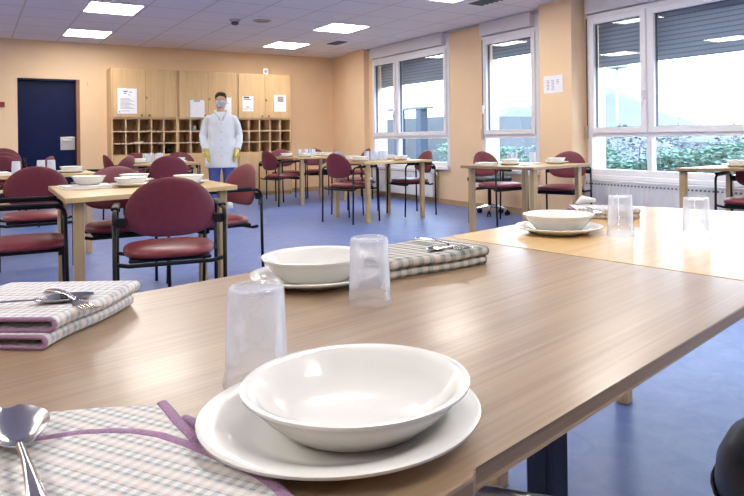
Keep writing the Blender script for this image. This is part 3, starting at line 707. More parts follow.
table('dining_table', MP, [tw(1.42, .10), tw(2.10, .09), tw(1.90, WID - .10), tw(1.08, WID - .10)], TZ, .021, MT['maple_top'], MT['beech_leg'], MT['grey_edge'], 'glossy yellow maple table beyond the grey one, with two tumblers', .05, True, 'foreground dining tables', A24, ORG)

# black stool by the near table
t = empty('stool', (1.108, .470, 0)); tag(t, 'black padded stool at the lower right corner beside the foreground table', 'stool')
bm = new(); lathe(bm, [(0, .36), (.16, .36), (.188, .38), (.2, .42), (.2, .463)], 48); lathe(bm, [(.2, .467), (.196, .505), (.180, .537), (.15, .556), (.09, .566), (0, .569)], 48); link('cushion', bm, MT['blackvin'], t, True)
bm = new(); tube(bm, [(.202 * math.cos(2 * math.pi * k / 40), .202 * math.sin(2 * math.pi * k / 40), .465) for k in range(41)], .004, 6, False); link('piping', bm, MT['blackpl'], t, True)
bm = new(); tube(bm, [(0, 0, .06), (0, 0, .36)], .025, 14); link('column', bm, MT['chrome'], t, True, angle=R(40))
bm = new(); lathe(bm, [(0, 0), (.2, 0), (.2, .015), (.05, .05), (.03, .08), (0, .08)], 32); link('base', bm, MT['blackpl'], t, True, angle=R(40))

# office chair by the narrow window
t = empty('office_chair', (5.62, 6.72, 0)); tag(t, 'black swivel office chair with chrome star base behind the window table', 'office chair')
for k in range(5):
    a = R(72 * k + 12); cx, cy = .24 * math.cos(a), .24 * math.sin(a)
    bm = new(); tube(bm, [(.03 * math.cos(a), .03 * math.sin(a), .12), (cx * .6, cy * .6, .10), (cx, cy, .075)], [.024, .02, .014], 8); lg = link('base_arm', bm, MT['chrome'], t, True, angle=R(40))
    bm = new()
    for s in (-1, 1):
        ox, oy = -math.sin(a) * .016 * s, math.cos(a) * .016 * s
        tube(bm, [(cx + ox - math.sin(a) * .008, cy + oy + math.cos(a) * .008, .03), (cx + ox + math.sin(a) * .008, cy + oy - math.cos(a) * .008, .03)], .03, 14)
    box(bm, cx - .008, cx + .008, cy - .008, cy + .008, .03, .075); link('castor', bm, MT['blackpl'], lg)
bm = new(); tube(bm, [(0, 0, .09), (0, 0, .43)], .024, 12); link('gas_column', bm, MT['blackpl'], t, True, angle=R(40))
bm = new(); box(bm, -.22, .22, -.21, .21, .43, .50, .03, 3); link('seat', bm, MT['blackvin'], t, True)
bm = new(); box(bm, .20, .24, -.19, .19, .56, .68, .02, 3); tube(bm, [(.12, 0, .44), (.24, 0, .46), (.235, 0, .6)], .012, 8); link('backrest', bm, MT['blackvin'], t, True)
for s in (-1, 1):
    bm = new(); tube(bm, [(0, .2 * s, .45), (0, .27 * s, .46), (0, .27 * s, .62)], .012, 8); box(bm, -.11, .11, .27 * s - .03, .27 * s + .03, .62, .645, .01, 2); link('armrest', bm, MT['blackpl'], t, True)

# ------------------------------------------------------------------ crockery
def plate_bm(D=.282, h=.024, seg=64):
    r = D / 2; bm = new()
    lathe(bm, [(0, .004), (r * .56, .004), (r * .66, .008), (r * .76, .0155), (r * .97, h), (r, h - .0015), (r * .995, h - .0045), (r * .78, .010), (r * .68, .003), (r * .60, 0), (r * .56, 0), (r * .55, .002), (0, .002)], seg); return bm
def bowl_bm(D=.231, h=.046, seg=64):
    r = D / 2; bm = new()
    lathe(bm, [(0, .005), (r * .48, .005), (r * .62, .012), (r * .78, .026), (r * .875, .040), (r * .915, h - .003), (r * .97, h), (r, h - .001), (r * .995, h - .004), (r * .93, h - .008), (r * .90, h - .014), (r * .80, .020), (r * .64, .005), (r * .52, 0), (r * .48, 0), (r * .47, .002), (0, .002)], seg); return bm
def tumbler_bm(seg=40, R1=.0395, R0=.0335, h=.118):
    bm = new()    # upside down: rim on the table, base on top
    lathe(bm, [(R1, 0), (R1 + .0006, .002), (R1 - .001, .014), (R1 - .0022, .016), (R0, h - .004), (R0 - .002, h - .0005), (R0 - .004, h), (R0 - .006, h - .004), (0, h - .004), (0, h - .006), (R0 - .0075, h - .006), (R0 - .0035, h - .009), (R1 - .0042, .016), (R1 - .0028, .014), (R1 - .0018, 0)], seg, closed=True); return bm
plate0 = link('plate', plate_bm(), MT['china'], None, True, angle=R(60)); bowl0 = link('bowl', bowl_bm(), MT['china'], None, True, angle=R(60))
tum0 = link('tumbler', tumbler_bm(), MT['tumbler'], None, True, angle=R(50))
tumf = link('tumbler', tumbler_bm(24), MT['tumbler_far'], None, True, angle=R(50))
proto_used = set()
def place(proto, x, y, z, label, cat, group, sc_=None, rz=0):
    o = proto if proto.name not in proto_used else proto.copy()
    if proto.name in proto_used: col.objects.link(o)
    proto_used.add(proto.name)
    o.location = (x, y, z); o.rotation_euler = (0, 0, rz); tag(o, label, cat, group)
    if sc_: o.scale = (sc_,) * 3
    return o
GPn, GBn, GTn = 'white plates on the foreground tables', 'white bowls on the foreground tables', 'upturned tumblers on the foreground tables'
q1 = at(341.5, 409, TZ + .02); q2 = at(356.5, 378, TZ + .05)
place(plate0, q1.x, q1.y, TZ, 'large white plate nearest the viewer, under the foremost bowl', 'plate', GPn)
place(bowl0, q2.x, q2.y, TZ + .0045, 'large white bowl nearest the viewer in the centre foreground', 'bowl', GBn)
p2 = at(316, 274.5, TZ + .015)
place(plate0, p2.x, p2.y, TZ, 'white plate on the grey table behind the middle tumbler', 'plate', GPn, .94)
place(bowl0, p2.x + .002, p2.y + .004, TZ + .0045, 'white bowl on the grey table, left of the green checked napkin', 'bowl', GBn).scale = (.96, .96, 1.12)
p3 = at(558.5, 227.3, TZ + .015)
place(plate0, p3.x, p3.y, TZ, 'white plate on the yellow maple table', 'plate', GPn, .93)
place(bowl0, p3.x, p3.y, TZ + .0045, 'white bowl on the yellow maple table', 'bowl', GBn).scale = (.92, .92, 1.15)
for (px, py, lab) in ((257, 383, 'frosted upturned tumbler nearest the viewer, left of the foremost bowl'), (370, 303, 'clear upturned tumbler between second bowl and green checked napkin'), (620.5, 235.5, 'upturned tumbler on the maple table, left of the other one there'), (696.5, 239.5, 'upturned tumbler on the maple table nearest the right picture edge')):
    g = at(px, py, TZ); place(tum0, g.x, g.y, TZ, lab, 'tumbler', GTn)

# ------------------------------------------------------------------ napkins
def uv_set(o, fn):
    me = o.data; uv = me.uv_layers.new(name='UVMap')
    for lp in me.loops: uv.data[lp.index].uv = fn(me.vertices[lp.vertex_index].co)
def fold_profile(W, h, th, n=2):
    """outer path of n stacked U folds, spine at y=0; returns list of closed polygons in (y,z)"""
    out = []
    for k in range(n):
        z0 = k * h + .0005 * k; r = h / 2; zc = z0 + r
        inn = r - th
        Wk = W - .012 * k
        outer = [(Wk, z0)] + [(.8 * r + r * 1.0 * math.cos(a) * 1.0, zc + r * math.sin(a)) for a in [R(270 - 180 * i / 10) for i in range(11)]] + [(Wk - .02, z0 + h)]
        outer = [(y, z) for y, z in outer]
        inner = [(Wk - .02, z0 + h - th)] + [(.8 * r + inn * math.cos(a), zc + inn * math.sin(a)) for a in [R(90 + 180 * i / 10) for i in range(11)]] + [(Wk, z0 + th)]
        out.append(outer + inner)
    return out
def folded_napkin(name, p0, p1, W, h, th, mat, hem, label, side=1, hem_ends=(0,), n=2, squash=.55, slip=.0):
    p0 = Vector(p0[:2]); p1 = Vector(p1[:2]); L = (p1 - p0).length; ang = math.atan2(p1.y - p0.y, p1.x - p0.x)
    t = empty(name, (p0.x, p0.y, TZ), ang); tag(t, label, 'napkin', 'checked cloth napkins on the foreground tables')
    bm = new(); uvl = []
    NS = 16
    profs = fold_profile(W, h, th, n)
    hemlines = []
    for kk, poly in enumerate(profs):
        rings = []
        m = len(poly)
        for i in range(NS + 1):
            x = L * i / NS + slip * kk; ring = []
            for j, (y, z) in enumerate(poly):
                f = min(1, y / W)
                zz = z * (1 - (1 - squash) * f * .8) + .0014 * math.sin(9 * x / L + y * 30) * (z / (h * n)); yy = (y - .006 * kk) * side + side * .004 * math.sin(7 * x / L)
                ring.append(bm.verts.new((x + .010 * (z / (h * n)) * math.sin(3 + 20 * y) * (1 if i in (0, NS) else 0), yy, max(.0003, zz))))
            rings.append(ring)
        for a, b in zip(rings, rings[1:]):
            for j in range(m): bm.faces.new((a[j], a[(j + 1) % m], b[(j + 1) % m], b[j]))
        half = m // 2
        for ring, flip in ((rings[0], 0), (rings[-1], 1)):
            for j in range(half - 1):
                q = (ring[j], ring[j + 1], ring[m - 2 - j], ring[m - 1 - j]); bm.faces.new(q if flip else q[::-1])
        for e in hem_ends:
            ring = rings[0 if e == 0 else -1]
            hemlines.append([((ring[j].co + ring[m - 1 - j].co) / 2) for j in range(half)])
    for pts in hemlines: pass
    hl = [[p.copy() for p in pts] for pts in hemlines]
    o = link('cloth', bm, mat, t, True, angle=R(60))
    me = o.data; uv = me.uv_layers.new(name='UVMap')
    for lp in me.loops:
        c = me.vertices[lp.vertex_index].co; uv.data[lp.index].uv = (c.x, abs(c.y) + c.z * 1.3)
    for pts in hl:
        bm = new(); tube(bm, [(p.x - .001, p.y, max(p.z, th * .75)) for p in pts], th * .72, 8); link('binding', bm, hem, t, True)
    return t
pL0, pL1 = at(46, 350, TZ), at(134, 305, TZ)
nl = folded_napkin('napkin', pL0, pL1, .28, .0205, .0048, MT['napL'], MT['hem'], 'pastel checked napkin with lilac binding folded at left under spoon and fork', 1, (0,), 2, .8, .014)
pM0, pM1 = at(388, 281.5, TZ), at(487, 264, TZ)
nm = folded_napkin('napkin', pM0, pM1, .25, .020, .005, MT['napM'], MT['hemgrey'], 'folded grey green checked napkin right of the clear tumbler', 1, (1,), 2, .8)
pF0, pF1 = at(575, 219, TZ), at(640, 219, TZ)
nf = folded_napkin('napkin', pF0, pF1, .22, .018, .005, MT['napL'], MT['hem'], 'pale napkin with lilac binding behind the bowl on the maple table', 1, (0,), 2, .8)
# twisted tip of that napkin
bm = new(); q = at(592, 214, TZ)
tube(bm, [(q.x - .05, q.y + .03, TZ + .040), (q.x - .01, q.y + .035, TZ + .052), (q.x + .05, q.y + .03, TZ + .046)], [.006, .016, .007], 10)
tp = link('napkin_tip', bm, MT['linen'], None, True); tag(tp, 'twisted white cloth tip on the napkin of the maple table', 'napkin')

def flat(bm, z, k):
    for v in bm.verts: v.co.z = z + (v.co.z - z) * k
# open napkin, lower left
def flat_sheet(name, pts, z, th, mat, parent, ox, oy):
    bm = new(); P = [(p.x - ox, p.y - oy) for p in pts]; prism(bm, P, z, z + th, .0015, 2)
    o = link(name, bm, mat, parent)
    me = o.data; uv = me.uv_layers.new(name='UVMap'); c, s = math.cos(.55), math.sin(.55)
    for lp in me.loops:
        v = me.vertices[lp.vertex_index].co; uv.data[lp.index].uv = (v.x * c + v.y * s, -v.x * s + v.y * c)
    return o
o0 = at(100, 470, TZ)
t = empty('napkin', (o0.x, o0.y, TZ)); tag(t, 'pastel checked napkin with lilac binding lying flat at the lower left', 'napkin', 'checked cloth napkins on the foreground tables')
low = [at(*p, TZ + .004) for p in ((-90, 430), (30, 414), (100, 408), (164, 404), (176, 420), (194, 438), (197, 470), (150, 520), (-90, 600))]
flat_sheet('lower_layer', low, .0003, .0042, MT['napF'], t, o0.x, o0.y)
hemc = [at(*p, TZ + .010) for p in ((-90, 452), (0, 443), (48, 437), (80, 432), (109, 430.5), (135, 431), (161, 435), (188, 444), (214, 455), (236, 464), (258, 474), (276, 486), (290, 500))]
topl = hemc + [at(*p, TZ + .010) for p in ((300, 560), (200, 640), (-90, 640))]
flat_sheet('upper_layer', topl, .005, .0048, MT['napF'], t, o0.x, o0.y)
bm = new(); tube(bm, [(p.x - o0.x, p.y - o0.y, .0085) for p in hemc], .0062, 10); flat(bm, .0085, .45); link('binding', bm, MT['hem'], t, True)
bm = new(); tube(bm, [(p.x - o0.x, p.y - o0.y, .0042) for p in [at(*p, TZ + .004) for p in ((162, 403), (170, 412), (176, 420), (186, 430), (194, 438), (198, 448))]], .0058, 10); flat(bm, .0042, .45); link('binding', bm, MT['hem'], t, True)
bm = new(); tube(bm, [(p.x - o0.x, p.y - o0.y, .004) for p in [at(*p, TZ + .004) for p in ((184, 417), (193, 421), (199, 428))]], .005, 10); flat(bm, .004, .4); link('binding', bm, MT['hem'], t, True)

# ------------------------------------------------------------------ cutlery
def spoon_bm(L=.19, bl=.062, bw=.042, depth=.008):
    """lies along +x: bowl at x=0..bl, handle to L"""
    bm = new(); U, V = 14, 10; top = []; bot = []
    for side, off in ((0, 0.0), (1, -.0012)):
        grid = []
        for i in range(U + 1):
            s = i / U; x = bl * s; wd = bw / 2 * (math.sin(math.pi * min(1, max(0, s * .94 + .03))) ** .62) * (1.05 - .2 * s) + (.0035 if i == U else .0006)
            row = []
            for j in range(V + 1):
                q = -1 + 2 * j / V
                z = .0025 - depth * (1 - q * q) * math.sin(math.pi * min(1, max(0, s * .96 + .02))) ** .8 + off + depth
                row.append(bm.verts.new((x, q * wd, z)))
            grid.append(row)
        for i in range(U):
            for j in range(V): bm.faces.new((grid[i][j], grid[i + 1][j], grid[i + 1][j + 1], grid[i][j + 1]))
        (top if side == 0 else bot).append(grid)
    a, b = top[0], bot[0]
    for i in range(U):
        bm.faces.new((a[i][0], b[i][0], b[i + 1][0], a[i + 1][0])); bm.faces.new((a[i][V], a[i + 1][V], b[i + 1][V], b[i][V]))
    for j in range(V): bm.faces.new((a[0][j], a[0][j + 1], b[0][j + 1], b[0][j])); bm.faces.new((a[U][j], b[U][j], b[U][j + 1], a[U][j + 1]))
    handle(bm, bl - .004, L, depth + .0015); return bm
def handle(bm, x0, L, z0):
    n = 12; secs = []
    for i in range(n + 1):
        s = i / n; x = x0 + (L - x0) * s
        w = .0036 + .0052 * max(0, (s - .25) / .75) ** 1.1 - (.0032 if i == n else 0); z = z0 + .006 * math.sin(s * 2.2) - .010 * s * s
        z = max(z, .001)
        secs.append([bm.verts.new((x, a * w, z + b)) for a, b in ((-1, -.0008), (-.6, .0008), (0, .0013), (.6, .0008), (1, -.0008), (0, -.001))])
    for a, b in zip(secs, secs[1:]):
        for k in range(6): bm.faces.new((a[k], a[(k + 1) % 6], b[(k + 1) % 6], b[k]))
    bm.faces.new(secs[0][::-1]); bm.faces.new(secs[-1])
def fork_bm(L=.19):
    bm = new()
    for k in range(4):
        y = -.0087 + .0058 * k
        tube(bm, [(0, y, .008), (.02, y, .0035), (.045, y, .004)], [.001, .0018, .0022], 6)
    n = 5; secs = []
    for i in range(n + 1):
        s = i / n; x = .042 + .03 * s; w = .0115 * (1 - s) ** .7 + .0036; z = .004 + .006 * s
        secs.append([bm.verts.new((x, a * w, z + b)) for a, b in ((-1, -.0009), (0, .0002), (1, -.0009), (0, -.0018))])
    for a, b in zip(secs, secs[1:]):
        for k in range(4): bm.faces.new((a[k], a[(k + 1) % 4], b[(k + 1) % 4], b[k]))
    bm.faces.new(secs[0][::-1]); bm.faces.new(secs[-1])
    handle(bm, .068, L, .010); return bm
def cutlery(name, bmf, p, q, z, label, cat, roll=0.0):
    """p = business end, q = direction point"""
    o = link(name, bmf, MT['chrome'], None, True, angle=R(50)); o.location = (p.x, p.y, z)
    o.rotation_euler = (roll, 0, math.atan2(q.y - p.y, q.x - p.x)); tag(o, label, cat, 'cutlery on the foreground napkins'); return o
p, q = at(9, 411, TZ + .02), at(36, 500, TZ + .02)
cutlery('spoon', spoon_bm(.26, .105, .062, .012), p, q, TZ + .0105, 'large steel spoon on the flat napkin at the lower left corner', 'spoon')
zL = TZ + .043
p, q = at(94, 295.5, zL), at(30, 303, zL)
cutlery('spoon', spoon_bm(.22, .085, .052, .010), p, q, zL - .008, 'steel spoon lying on the folded pastel napkin at left', 'spoon')
p, q = at(94, 309, zL), at(46, 288.5, zL)
cutlery('fork', fork_bm(.20), p, q, zL - .006, 'steel fork with broad handle end, crossing under the spoon on the left napkin', 'fork')
zM = TZ + .0405
p, q = at(468, 251, zM), at(414, 240, zM)
cutlery('fork', fork_bm(.21), p, q, zM - .002, 'steel fork on the green checked napkin, handle towards the back', 'fork')
p, q = at(436, 253, zM), at(424, 239, zM)
cutlery('spoon', spoon_bm(.115, .045, .034, .006), at(427, 250.5, zM), at(470, 247.5, zM), zM - .004, 'small steel spoon lying across the fork on the green checked napkin', 'spoon')
zF = TZ + .0366
cutlery('fork', fork_bm(.18), at(605, 214.5, zF), at(568, 206, zF), zF - .002, 'steel fork on the pale napkin of the maple table', 'fork')

# ------------------------------------------------------------------ settings on the far tables
fplate = link('plate', plate_bm(.26, .024, 32), MT['china'], None, True, angle=R(60)); fbowl = link('bowl', bowl_bm(.20, .055, 32), MT['china'], None, True, angle=R(60))
GFP, GFB, GFT, GFN = 'white plates on the back tables', 'white bowls on the back tables', 'tumblers on the back tables', 'folded cloths on the back tables'
def setting(x, y, z, where, n=1, bowls=1):
    place(fplate, x, y, z, 'white plate ' + where, 'plate', GFP)
    for k in range(bowls):
        place(fbowl, x + .01 * k, y + .012 * k, z + .0045 + .011 * k, ('white bowl ' if k == 0 else 'upper white bowl nested ') + where, 'bowl', GFB)
def cloth(x, y, z, w, dd, h, ang, label):
    bm = new(); box(bm, -w / 2, w / 2, -dd / 2, dd / 2, 0, h * .5, .004, 2); box(bm, -w / 2 + .006, w / 2 - .01, -dd / 2 + .004, dd / 2 - .02, h * .5, h, .004, 2)
    o = link('folded_cloth', bm, MT['linen'], None, True, angle=R(60), loc=(x, y, z), rz=ang); tag(o, label, 'napkin', GFN); return o
def ftum(x, y, z, lab): place(tumf, x, y, z, lab, 'tumbler', GFT)
zc = .735
c = at(87, 188, zc); cloth(c.x, c.y, zc, .30, .26, .02, .1, 'folded white cloth under the left bowl of the left table')
place(fbowl, c.x + .01, c.y, zc + .0205, 'white bowl standing on the folded cloth at the front of left table', 'bowl', GFB)
c = at(131, 186.5, zc); setting(c.x, c.y, zc, 'on the left table, nearest its chair seen from behind')
setting(c.x + .10, c.y + .42, zc, 'at the far side of the left table, behind the nearest bowl')
setting(1.20, 4.55, zc, 'at the right end of the left table')
ftum(.32, 6.95, zc, 'tumbler on the blue door table, leftmost of the three there')
ftum(.53, 7.15, zc, 'tumbler on the blue door table, left one of the pair')
ftum(.615, 7.15, zc, 'tumbler on the blue door table, right one of the pair')
setting(.76, 6.92, zc, 'at the right end of the blue door table')
cloth(.13, 6.88, zc, .28, .24, .03, .1, 'folded white cloth at the left edge of the blue door table')
setting(1.75, 9.0, zc, 'at the left end of the cabinet table'); setting(2.26, 9.12, zc, 'at the right end of the cabinet table'); setting(2.18, 8.80, zc, 'at the front of the cabinet table, behind the chair back')
ftum(1.88, 9.22, zc, 'tumbler on the cabinet table, left of the others there'); ftum(1.97, 9.3, zc, 'tumbler on the cabinet table, second from left'); ftum(2.02, 9.14, zc, 'tumbler on the cabinet table, third from left'); ftum(2.09, 9.33, zc, 'tumbler on the cabinet table, the right one')
setting(4.16, 9.97, zc, 'at the left end of the corner table'); setting(4.76, 9.76, zc, 'at the front right of the corner table'); setting(4.8, 10.15, zc, 'at the back right of the corner table'); setting(4.32, 9.62, zc, 'at the front left of the corner table')
ftum(4.40, 10.0, zc, 'tumbler on the corner table, leftmost of four'); ftum(4.44, 9.86, zc, 'tumbler on the corner table, second from left'); ftum(4.53, 9.95, zc, 'tumbler on the corner table, third from left'); ftum(4.58, 9.88, zc, 'tumbler on the corner table, rightmost of four')
setting(4.0, 7.26, zc, 'at the left end of the radiator table'); setting(4.56, 7.22, zc, 'at the front right of the radiator table'); setting(4.6, 7.6, zc, 'at the back right of the radiator table'); setting(4.10, 7.67, zc, 'at the back left of the radiator table')
for (x, y, lab) in ((4.20, 7.45, 'first'), (4.262, 7.40, 'second'), (4.32, 7.46, 'third'), (4.37, 7.40, 'fourth')):
    ftum(x, y, zc, 'tumbler on the radiator table, %s from the left in the close row' % lab)
ftum(4.46, 7.44, zc, 'tumbler on the radiator table standing alone, right of the close row')
cloth(4.30, 5.2, zc, .20, .18, .03, .4, 'folded white cloth at the left end of the narrow window table')
setting(4.52, 5.08, zc, 'on the narrow window table, left of its tumblers'); setting(5.06, 4.97, zc, 'on the narrow window table, right end')
ftum(4.67, 5.24, zc, 'tumbler on the narrow window table, left of three'); ftum(4.75, 5.27, zc, 'tumbler on the narrow window table, middle of three'); ftum(4.87, 5.12, zc, 'tumbler on the narrow window table, right of three')
cloth(4.50, 4.80, zc, .2, .1, .012, .5, 'thin folded cloth at the front corner of the narrow window table'); cloth(4.74, 4.95, zc, .14, .12, .02, .9, 'small crumpled cloth amid the dishes of narrow window table')
setting(5.54, 3.27, zc, 'on the table at the right picture edge')

# ------------------------------------------------------------------ person in white coat
def remeshed(bm, voxel, name, mat, parent, smooth_it=4):
    me = bpy.data.meshes.new('tmp'); bm.to_mesh(me); bm.free()
    o = bpy.data.objects.new('tmp', me); col.objects.link(o)
    md = o.modifiers.new('r', 'REMESH'); md.mode = 'VOXEL'; md.voxel_size = voxel
    if smooth_it:
        ms = o.modifiers.new('s', 'SMOOTH'); ms.iterations = smooth_it; ms.factor = .5
    dg = bpy.context.evaluated_depsgraph_get(); dg.update()
    m2 = bpy.data.meshes.new_from_object(o.evaluated_get(dg)); m2.name = name
    bpy.data.objects.remove(o); bpy.data.meshes.remove(me)
    m2.materials.clear(); m2.materials.append(mat); m2.shade_smooth()
    ob = bpy.data.objects.new(name, m2); col.objects.link(ob); ob.parent = parent; return ob
def loft(bm, secs, seg=20):
    """secs: (cx, cy, z, rx, ry)"""
    rings = [[bm.verts.new((cx + rx * math.cos(2 * math.pi * k / seg), cy + ry * math.sin(2 * math.pi * k / seg), z)) for k in range(seg)] for cx, cy, z, rx, ry in secs]
    for a, b in zip(rings, rings[1:]):
        for k in range(seg): bm.faces.new((a[k], a[(k + 1) % seg], b[(k + 1) % seg], b[k]))
    bm.faces.new(rings[0][::-1]); bm.faces.new(rings[-1])
# local frame: person faces -y, right hand at -x
pe = empty('person', (3.10, 9.92, 0), R(-16)); tag(pe, 'person in white coat, face mask and blue trousers standing before the cabinets', 'person')
def armpath(s): return [(.172 * s, .0, 1.335), (.228 * s, .01, 1.24), (.262 * s, .015, 1.08), (.255 * s, -.03, .98), (.225 * s, -.085, .86)]
def hand(bm, s, grow=0.0):
    wx, wy, wz = .222 * s, -.09, .855
    tube(bm, [(wx, wy, wz + .02), (wx - .006 * s, wy - .008, wz - .03), (wx - .012 * s, wy - .014, wz - .085)], [.026 + grow, .036 + grow, .038 + grow], 12)
    for k, (off, ln) in enumerate(((-.030, .070), (-.010, .080), (.010, .075), (.029, .058))):
        bx, by, bz = wx - .012 * s, wy - .014 + off, wz - .085
        tube(bm, [(bx, by, bz + .02), (bx - .008 * s, by - .004, bz - ln * .45), (bx - .022 * s, by - .004, bz - ln * .8), (bx - .036 * s, by - .002, bz - ln)], [.0095 + grow, .009 + grow, .0085 + grow, .007 + grow], 8)
    tube(bm, [(wx - .004 * s, wy - .03, wz - .02), (wx - .022 * s, wy - .062, wz - .058), (wx - .03 * s, wy - .066, wz - .092)], [.012 + grow, .0105 + grow, .0085 + grow], 8)
bm = new()
loft(bm, [(0, .01, .78, .15, .10), (0, .01, .90, .165, .115), (0, 0, 1.02, .14, .10), (0, 0, 1.15, .15, .105), (0, .0, 1.28, .168, .11), (0, .005, 1.37, .17, .09), (0, .01, 1.42, .10, .07), (0, .012, 1.45, .062, .06)])
loft(bm, [(0, .012, 1.40, .064, .062), (0, .008, 1.46, .056, .058), (0, .0, 1.52, .054, .058)], 16)
ellipsoid(bm, (0, .01, 1.625), .076, .094, .098); ellipsoid(bm, (0, -.022, 1.565), .058, .070, .068)
ellipsoid(bm, (0, -.095, 1.583), .013, .020, .016); tube(bm, [(0, -.078, 1.635), (0, -.095, 1.60), (0, -.102, 1.585)], [.008, .012, .012], 8)
for s in (-1, 1):
    ellipsoid(bm, (.078 * s, .012, 1.60), .010, .022, .032)
    ellipsoid(bm, (.030 * s, -.079, 1.622), .013, .008, .007)
    ap = armpath(s); tube(bm, ap, [.05, .048, .042, .040, .028], 14); ellipsoid(bm, ap[0], .056, .056, .054)
    hand(bm, s)
    tube(bm, [(.085 * s, .01, .86), (.095 * s, -.005, .66), (.10 * s, .0, .48), (.102 * s, .02, .30), (.105 * s, .03, .08)], [.098, .082, .058, .056, .04], 16)
    ellipsoid(bm, (.108 * s, -.03, .045), .042, .11, .04)
remeshed(bm, .0075, 'body', MT['skin'], pe, 3)
bm = new()      # trousers
loft(bm, [(0, .01, .80, .175, .125), (0, .01, .92, .172, .122), (0, .01, 1.0, .15, .11)])
for s in (-1, 1): tube(bm, [(.085 * s, .01, .86), (.097 * s, -.005, .66), (.102 * s, .0, .48), (.104 * s, .02, .30), (.107 * s, .028, .09)], [.115, .10, .082, .078, .078], 16)
remeshed(bm, .010, 'trousers', MT['trouser'], pe, 3)
bm = new()      # coat
loft(bm, [(0, .01, .605, .24, .165), (0, .01, .70, .232, .16), (0, .01, .88, .215, .15), (0, .0, 1.02, .19, .135), (0, .0, 1.16, .19, .135), (0, .0, 1.28, .195, .13), (0, .005, 1.36, .18, .112), (0, .008, 1.39, .15, .10), (0, .01, 1.415, .12, .09), (0, .012, 1.44, .085, .08)], 28)
for s in (-1, 1):
    ap = armpath(s); tube(bm, [Vector(a) for a in ap[:-1]] + [Vector((.229 * s, -.078, .875))], [.066, .060, .056, .054, .047], 16); ellipsoid(bm, ap[0], .064, .072, .060)
coat = remeshed(bm, .011, 'coat', MT['coat'], pe, 4)
bm = new()
for s in (-1, 1):
    tube(bm, [(.012 * s, -.122, 1.30), (.045 * s, -.118, 1.38), (.085 * s, -.06, 1.43), (.09 * s, .03, 1.45), (.0, .085, 1.455)], [.006, .020, .020, .018, .016], 8)
link('collar', bm, MT['coat'], coat, True)
bm = new()
for z in (1.26, 1.14, 1.02, .90, .78): ellipsoid(bm, (.0, -.147 - (.011 if z < .95 else 0), z), .010, .004, .010, 10, 6)
link('button', bm, MT['lightgrey'], coat, True)
for s in (-1, 1):
    bm = new(); hand(bm, s, .0032); remeshed(bm, .0055, 'glove', MT['yellow'], pe, 1)
bm = new()      # mask
SEG = 18; rows = []
for j in range(9):
    z = 1.605 - .095 * j / 8; row = []
    for k in range(SEG + 1):
        a = R(-168 + 156 * k / SEG); bul = .014 + .016 * math.exp(-((j - 2) / 2.2) ** 2) * max(0, -math.sin(a)) ** 6
        rx, ry = .066 + bul - .008 * max(0, j - 5) / 3, .084 + bul - .004 * max(0, j - 5)
        row.append(bm.verts.new((rx * math.cos(a), -.005 + ry * math.sin(a), z)))
    rows.append(row)
for a, b in zip(rows, rows[1:]):
    for k in range(SEG): bm.faces.new((a[k], a[k + 1], b[k + 1], b[k]))
bmesh.ops.solidify(bm, geom=bm.faces[:], thickness=.003); link('face_mask', bm, MT['mask'], pe, True)
bm = new()      # hair
ellipsoid(bm, (0, .026, 1.66), .086, .098, .084); ellipsoid(bm, (.02, -.035, 1.70), .055, .055, .032); ellipsoid(bm, (0, .055, 1.60), .078, .062, .085)
remeshed(bm, .008, 'hair', MT['hair'], pe, 2)
for s in (-1, 1):
    bm = new(); ellipsoid(bm, (.108 * s, -.035, .045), .052, .13, .045); box(bm, .108 * s - .05, .108 * s + .05, -.16, .09, .001, .022, .01, 2)
    remeshed(bm, .009, 'shoe', MT['clog'], pe, 2)

# ------------------------------------------------------------------ outside
bm = new(); box(bm, XR + .3, 260, -160, 260, -.35, -.15); struct(link('ground_outside', bm, MT['ground']))
def hedge(x, y0, y1, h, label, mat='hedge', dens=2200):
    t = empty('hedge', (x, (y0 + y1) / 2, -.15)); tag(t, label, 'hedge')
    rnd = random.Random(3); bm = new(); yc = (y0 + y1) / 2
    n = int((y1 - y0) * dens)
    for i in range(n):
        yy = rnd.uniform(y0, y1) - yc; zz = h * rnd.random() ** .6 * (1 + .12 * math.sin(yy * 2.3) + .08 * math.sin(yy * 5.1)); xx = rnd.gauss(0, .18)
        s = rnd.uniform(.025, .06); m = Matrix.Translation((xx, yy, zz)) @ Matrix.Rotation(rnd.uniform(0, 6.28), 4, 'Z') @ Matrix.Rotation(rnd.uniform(-1.2, 1.2), 4, 'X')
        v = [bm.verts.new(m @ Vector(p)) for p in ((-s, 0, 0), (0, -s * .5, .006), (s, 0, 0), (0, s * .5, .006))]; bm.faces.new(v)
    fo = link('foliage', bm, MT[mat], t)
    bm = new()
    for i in range(int((y1 - y0) * 3)):
        yy = rnd.uniform(y0, y1) - yc; tube(bm, [(rnd.gauss(0, .06), yy, 0), (rnd.gauss(0, .1), yy + rnd.gauss(0, .08), h * .75)], .012, 5)
    link('stems', bm, MT['bark'], t)
hedge(9.0, .5, 9.5, .90, 'green hedge in the yard outside the wide window')
hedge(10.9, -.5, 10.5, 1.22, 'pale feathery shrubs rising behind the green hedge outside the wide window', 'paleleaf', 750)
hedge(10.0, 11.0, 13.6, .95, 'pale shrubs in the yard outside the narrow window')
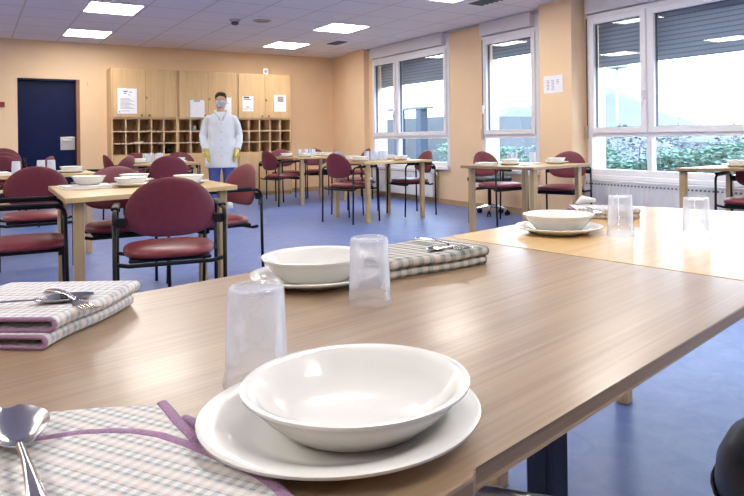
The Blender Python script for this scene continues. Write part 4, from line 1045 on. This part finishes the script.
# low white building / fence opposite
t = empty('outbuilding', (14, 22.5, -.15)); tag(t, 'low white building with dark blue posts outside the far window', 'building')
bm = new(); box(bm, 0, 5, -3.6, 7, 0, 1.9); link('wall', bm, MT['render'], t)
bm = new(); box(bm, -1.2, -.8, -3.8, 7.2, 2.15, 2.23); link('roof_beam', bm, MT['render'], t)
for k in range(8):
    bm = new(); box(bm, -1.15, -.85, -3.5 + k * 1.45, -3.2 + k * 1.45, 0, 2.15); link('post', bm, MT['postblue'], t)
t = empty('fence', (20, 10, -.15)); tag(t, 'pale wire fence beyond the hedge outside the wide window', 'fence')
bm = new(); box(bm, 0, .2, -12, 4, 0, .9); link('base_wall', bm, MT['render'], t)
for k in range(9):
    bm = new(); tube(bm, [(.1, -12 + 2 * k, .9), (.1, -12 + 2 * k, 2.5)], .03, 8); link('post', bm, MT['galv'], t, True)
bm = new(); tube(bm, [(.1, -12, 2.45), (.1, 4, 2.45)], .015, 6); tube(bm, [(.1, -12, 1.7), (.1, 4, 1.7)], .015, 6); link('rail', bm, MT['galv'], t, True)
t = empty('street_lamp', (16.5, 13.6, -.15)); tag(t, 'thin street lamp outside, seen through the narrow sash of wide window', 'street lamp')
bm = new(); tube(bm, [(0, 0, 0), (0, 0, 3.2)], .04, 8); link('pole', bm, MT['galv'], t, True)
bm = new(); box(bm, -.25, .25, -.25, .25, 3.2, 3.35, .04); link('lamp_head', bm, MT['galv'], t)
bm = new(); U, V = 40, 14
grid = []
for i in range(U + 1):
    row = []
    for j in range(V + 1):
        yy = 60 + 240 * i / U; xx = 170 + 60 * j / V
        hh = (14 * math.exp(-((yy - 176) / 26) ** 2) + 8 * math.exp(-((yy - 225) / 30) ** 2) + 3) * math.sin(math.pi * j / V) * (1 + .06 * math.sin(yy * .4) + .05 * math.sin(yy * .17 + j))
        row.append(bm.verts.new((xx, yy, -.2 + hh * 1.15)))
    grid.append(row)
for i in range(U):
    for j in range(V): bm.faces.new((grid[i][j], grid[i][j + 1], grid[i + 1][j + 1], grid[i + 1][j]))
struct(link('hills', bm, MT['hill'], None, True))

# ------------------------------------------------------------------ world
w = bpy.data.worlds.new('overcast_sky'); sc.world = w; w.use_nodes = True; nt = w.node_tree
bg = nt.nodes['Background']; bg.inputs['Strength'].default_value = 7.8
tc = nt.nodes.new('ShaderNodeTexCoord'); sp = nt.nodes.new('ShaderNodeSeparateXYZ'); nt.links.new(tc.outputs['Generated'], sp.inputs[0])
rp = nt.nodes.new('ShaderNodeValToRGB'); rp.color_ramp.elements[0].position = 0.0; rp.color_ramp.elements[0].color = (.88, .94, 1, 1)
rp.color_ramp.elements[1].position = .6; rp.color_ramp.elements[1].color = (.70, .82, 1, 1)
nt.links.new(sp.outputs['Z'], rp.inputs['Fac']); nt.links.new(rp.outputs['Color'], bg.inputs['Color'])

# ------------------------------------------------------------------ colour management
sc.view_settings.view_transform = 'Standard'; sc.view_settings.look = 'None'; sc.view_settings.gamma = 1.0; sc.view_settings.use_curve_mapping = False
sc.view_settings.exposure = 0.0
sc.cycles.use_denoising = True
sc.cycles.max_bounces = 10; sc.cycles.diffuse_bounces = 5; sc.cycles.transparent_max_bounces = 16
sc.cycles.sample_clamp_indirect = 6.0
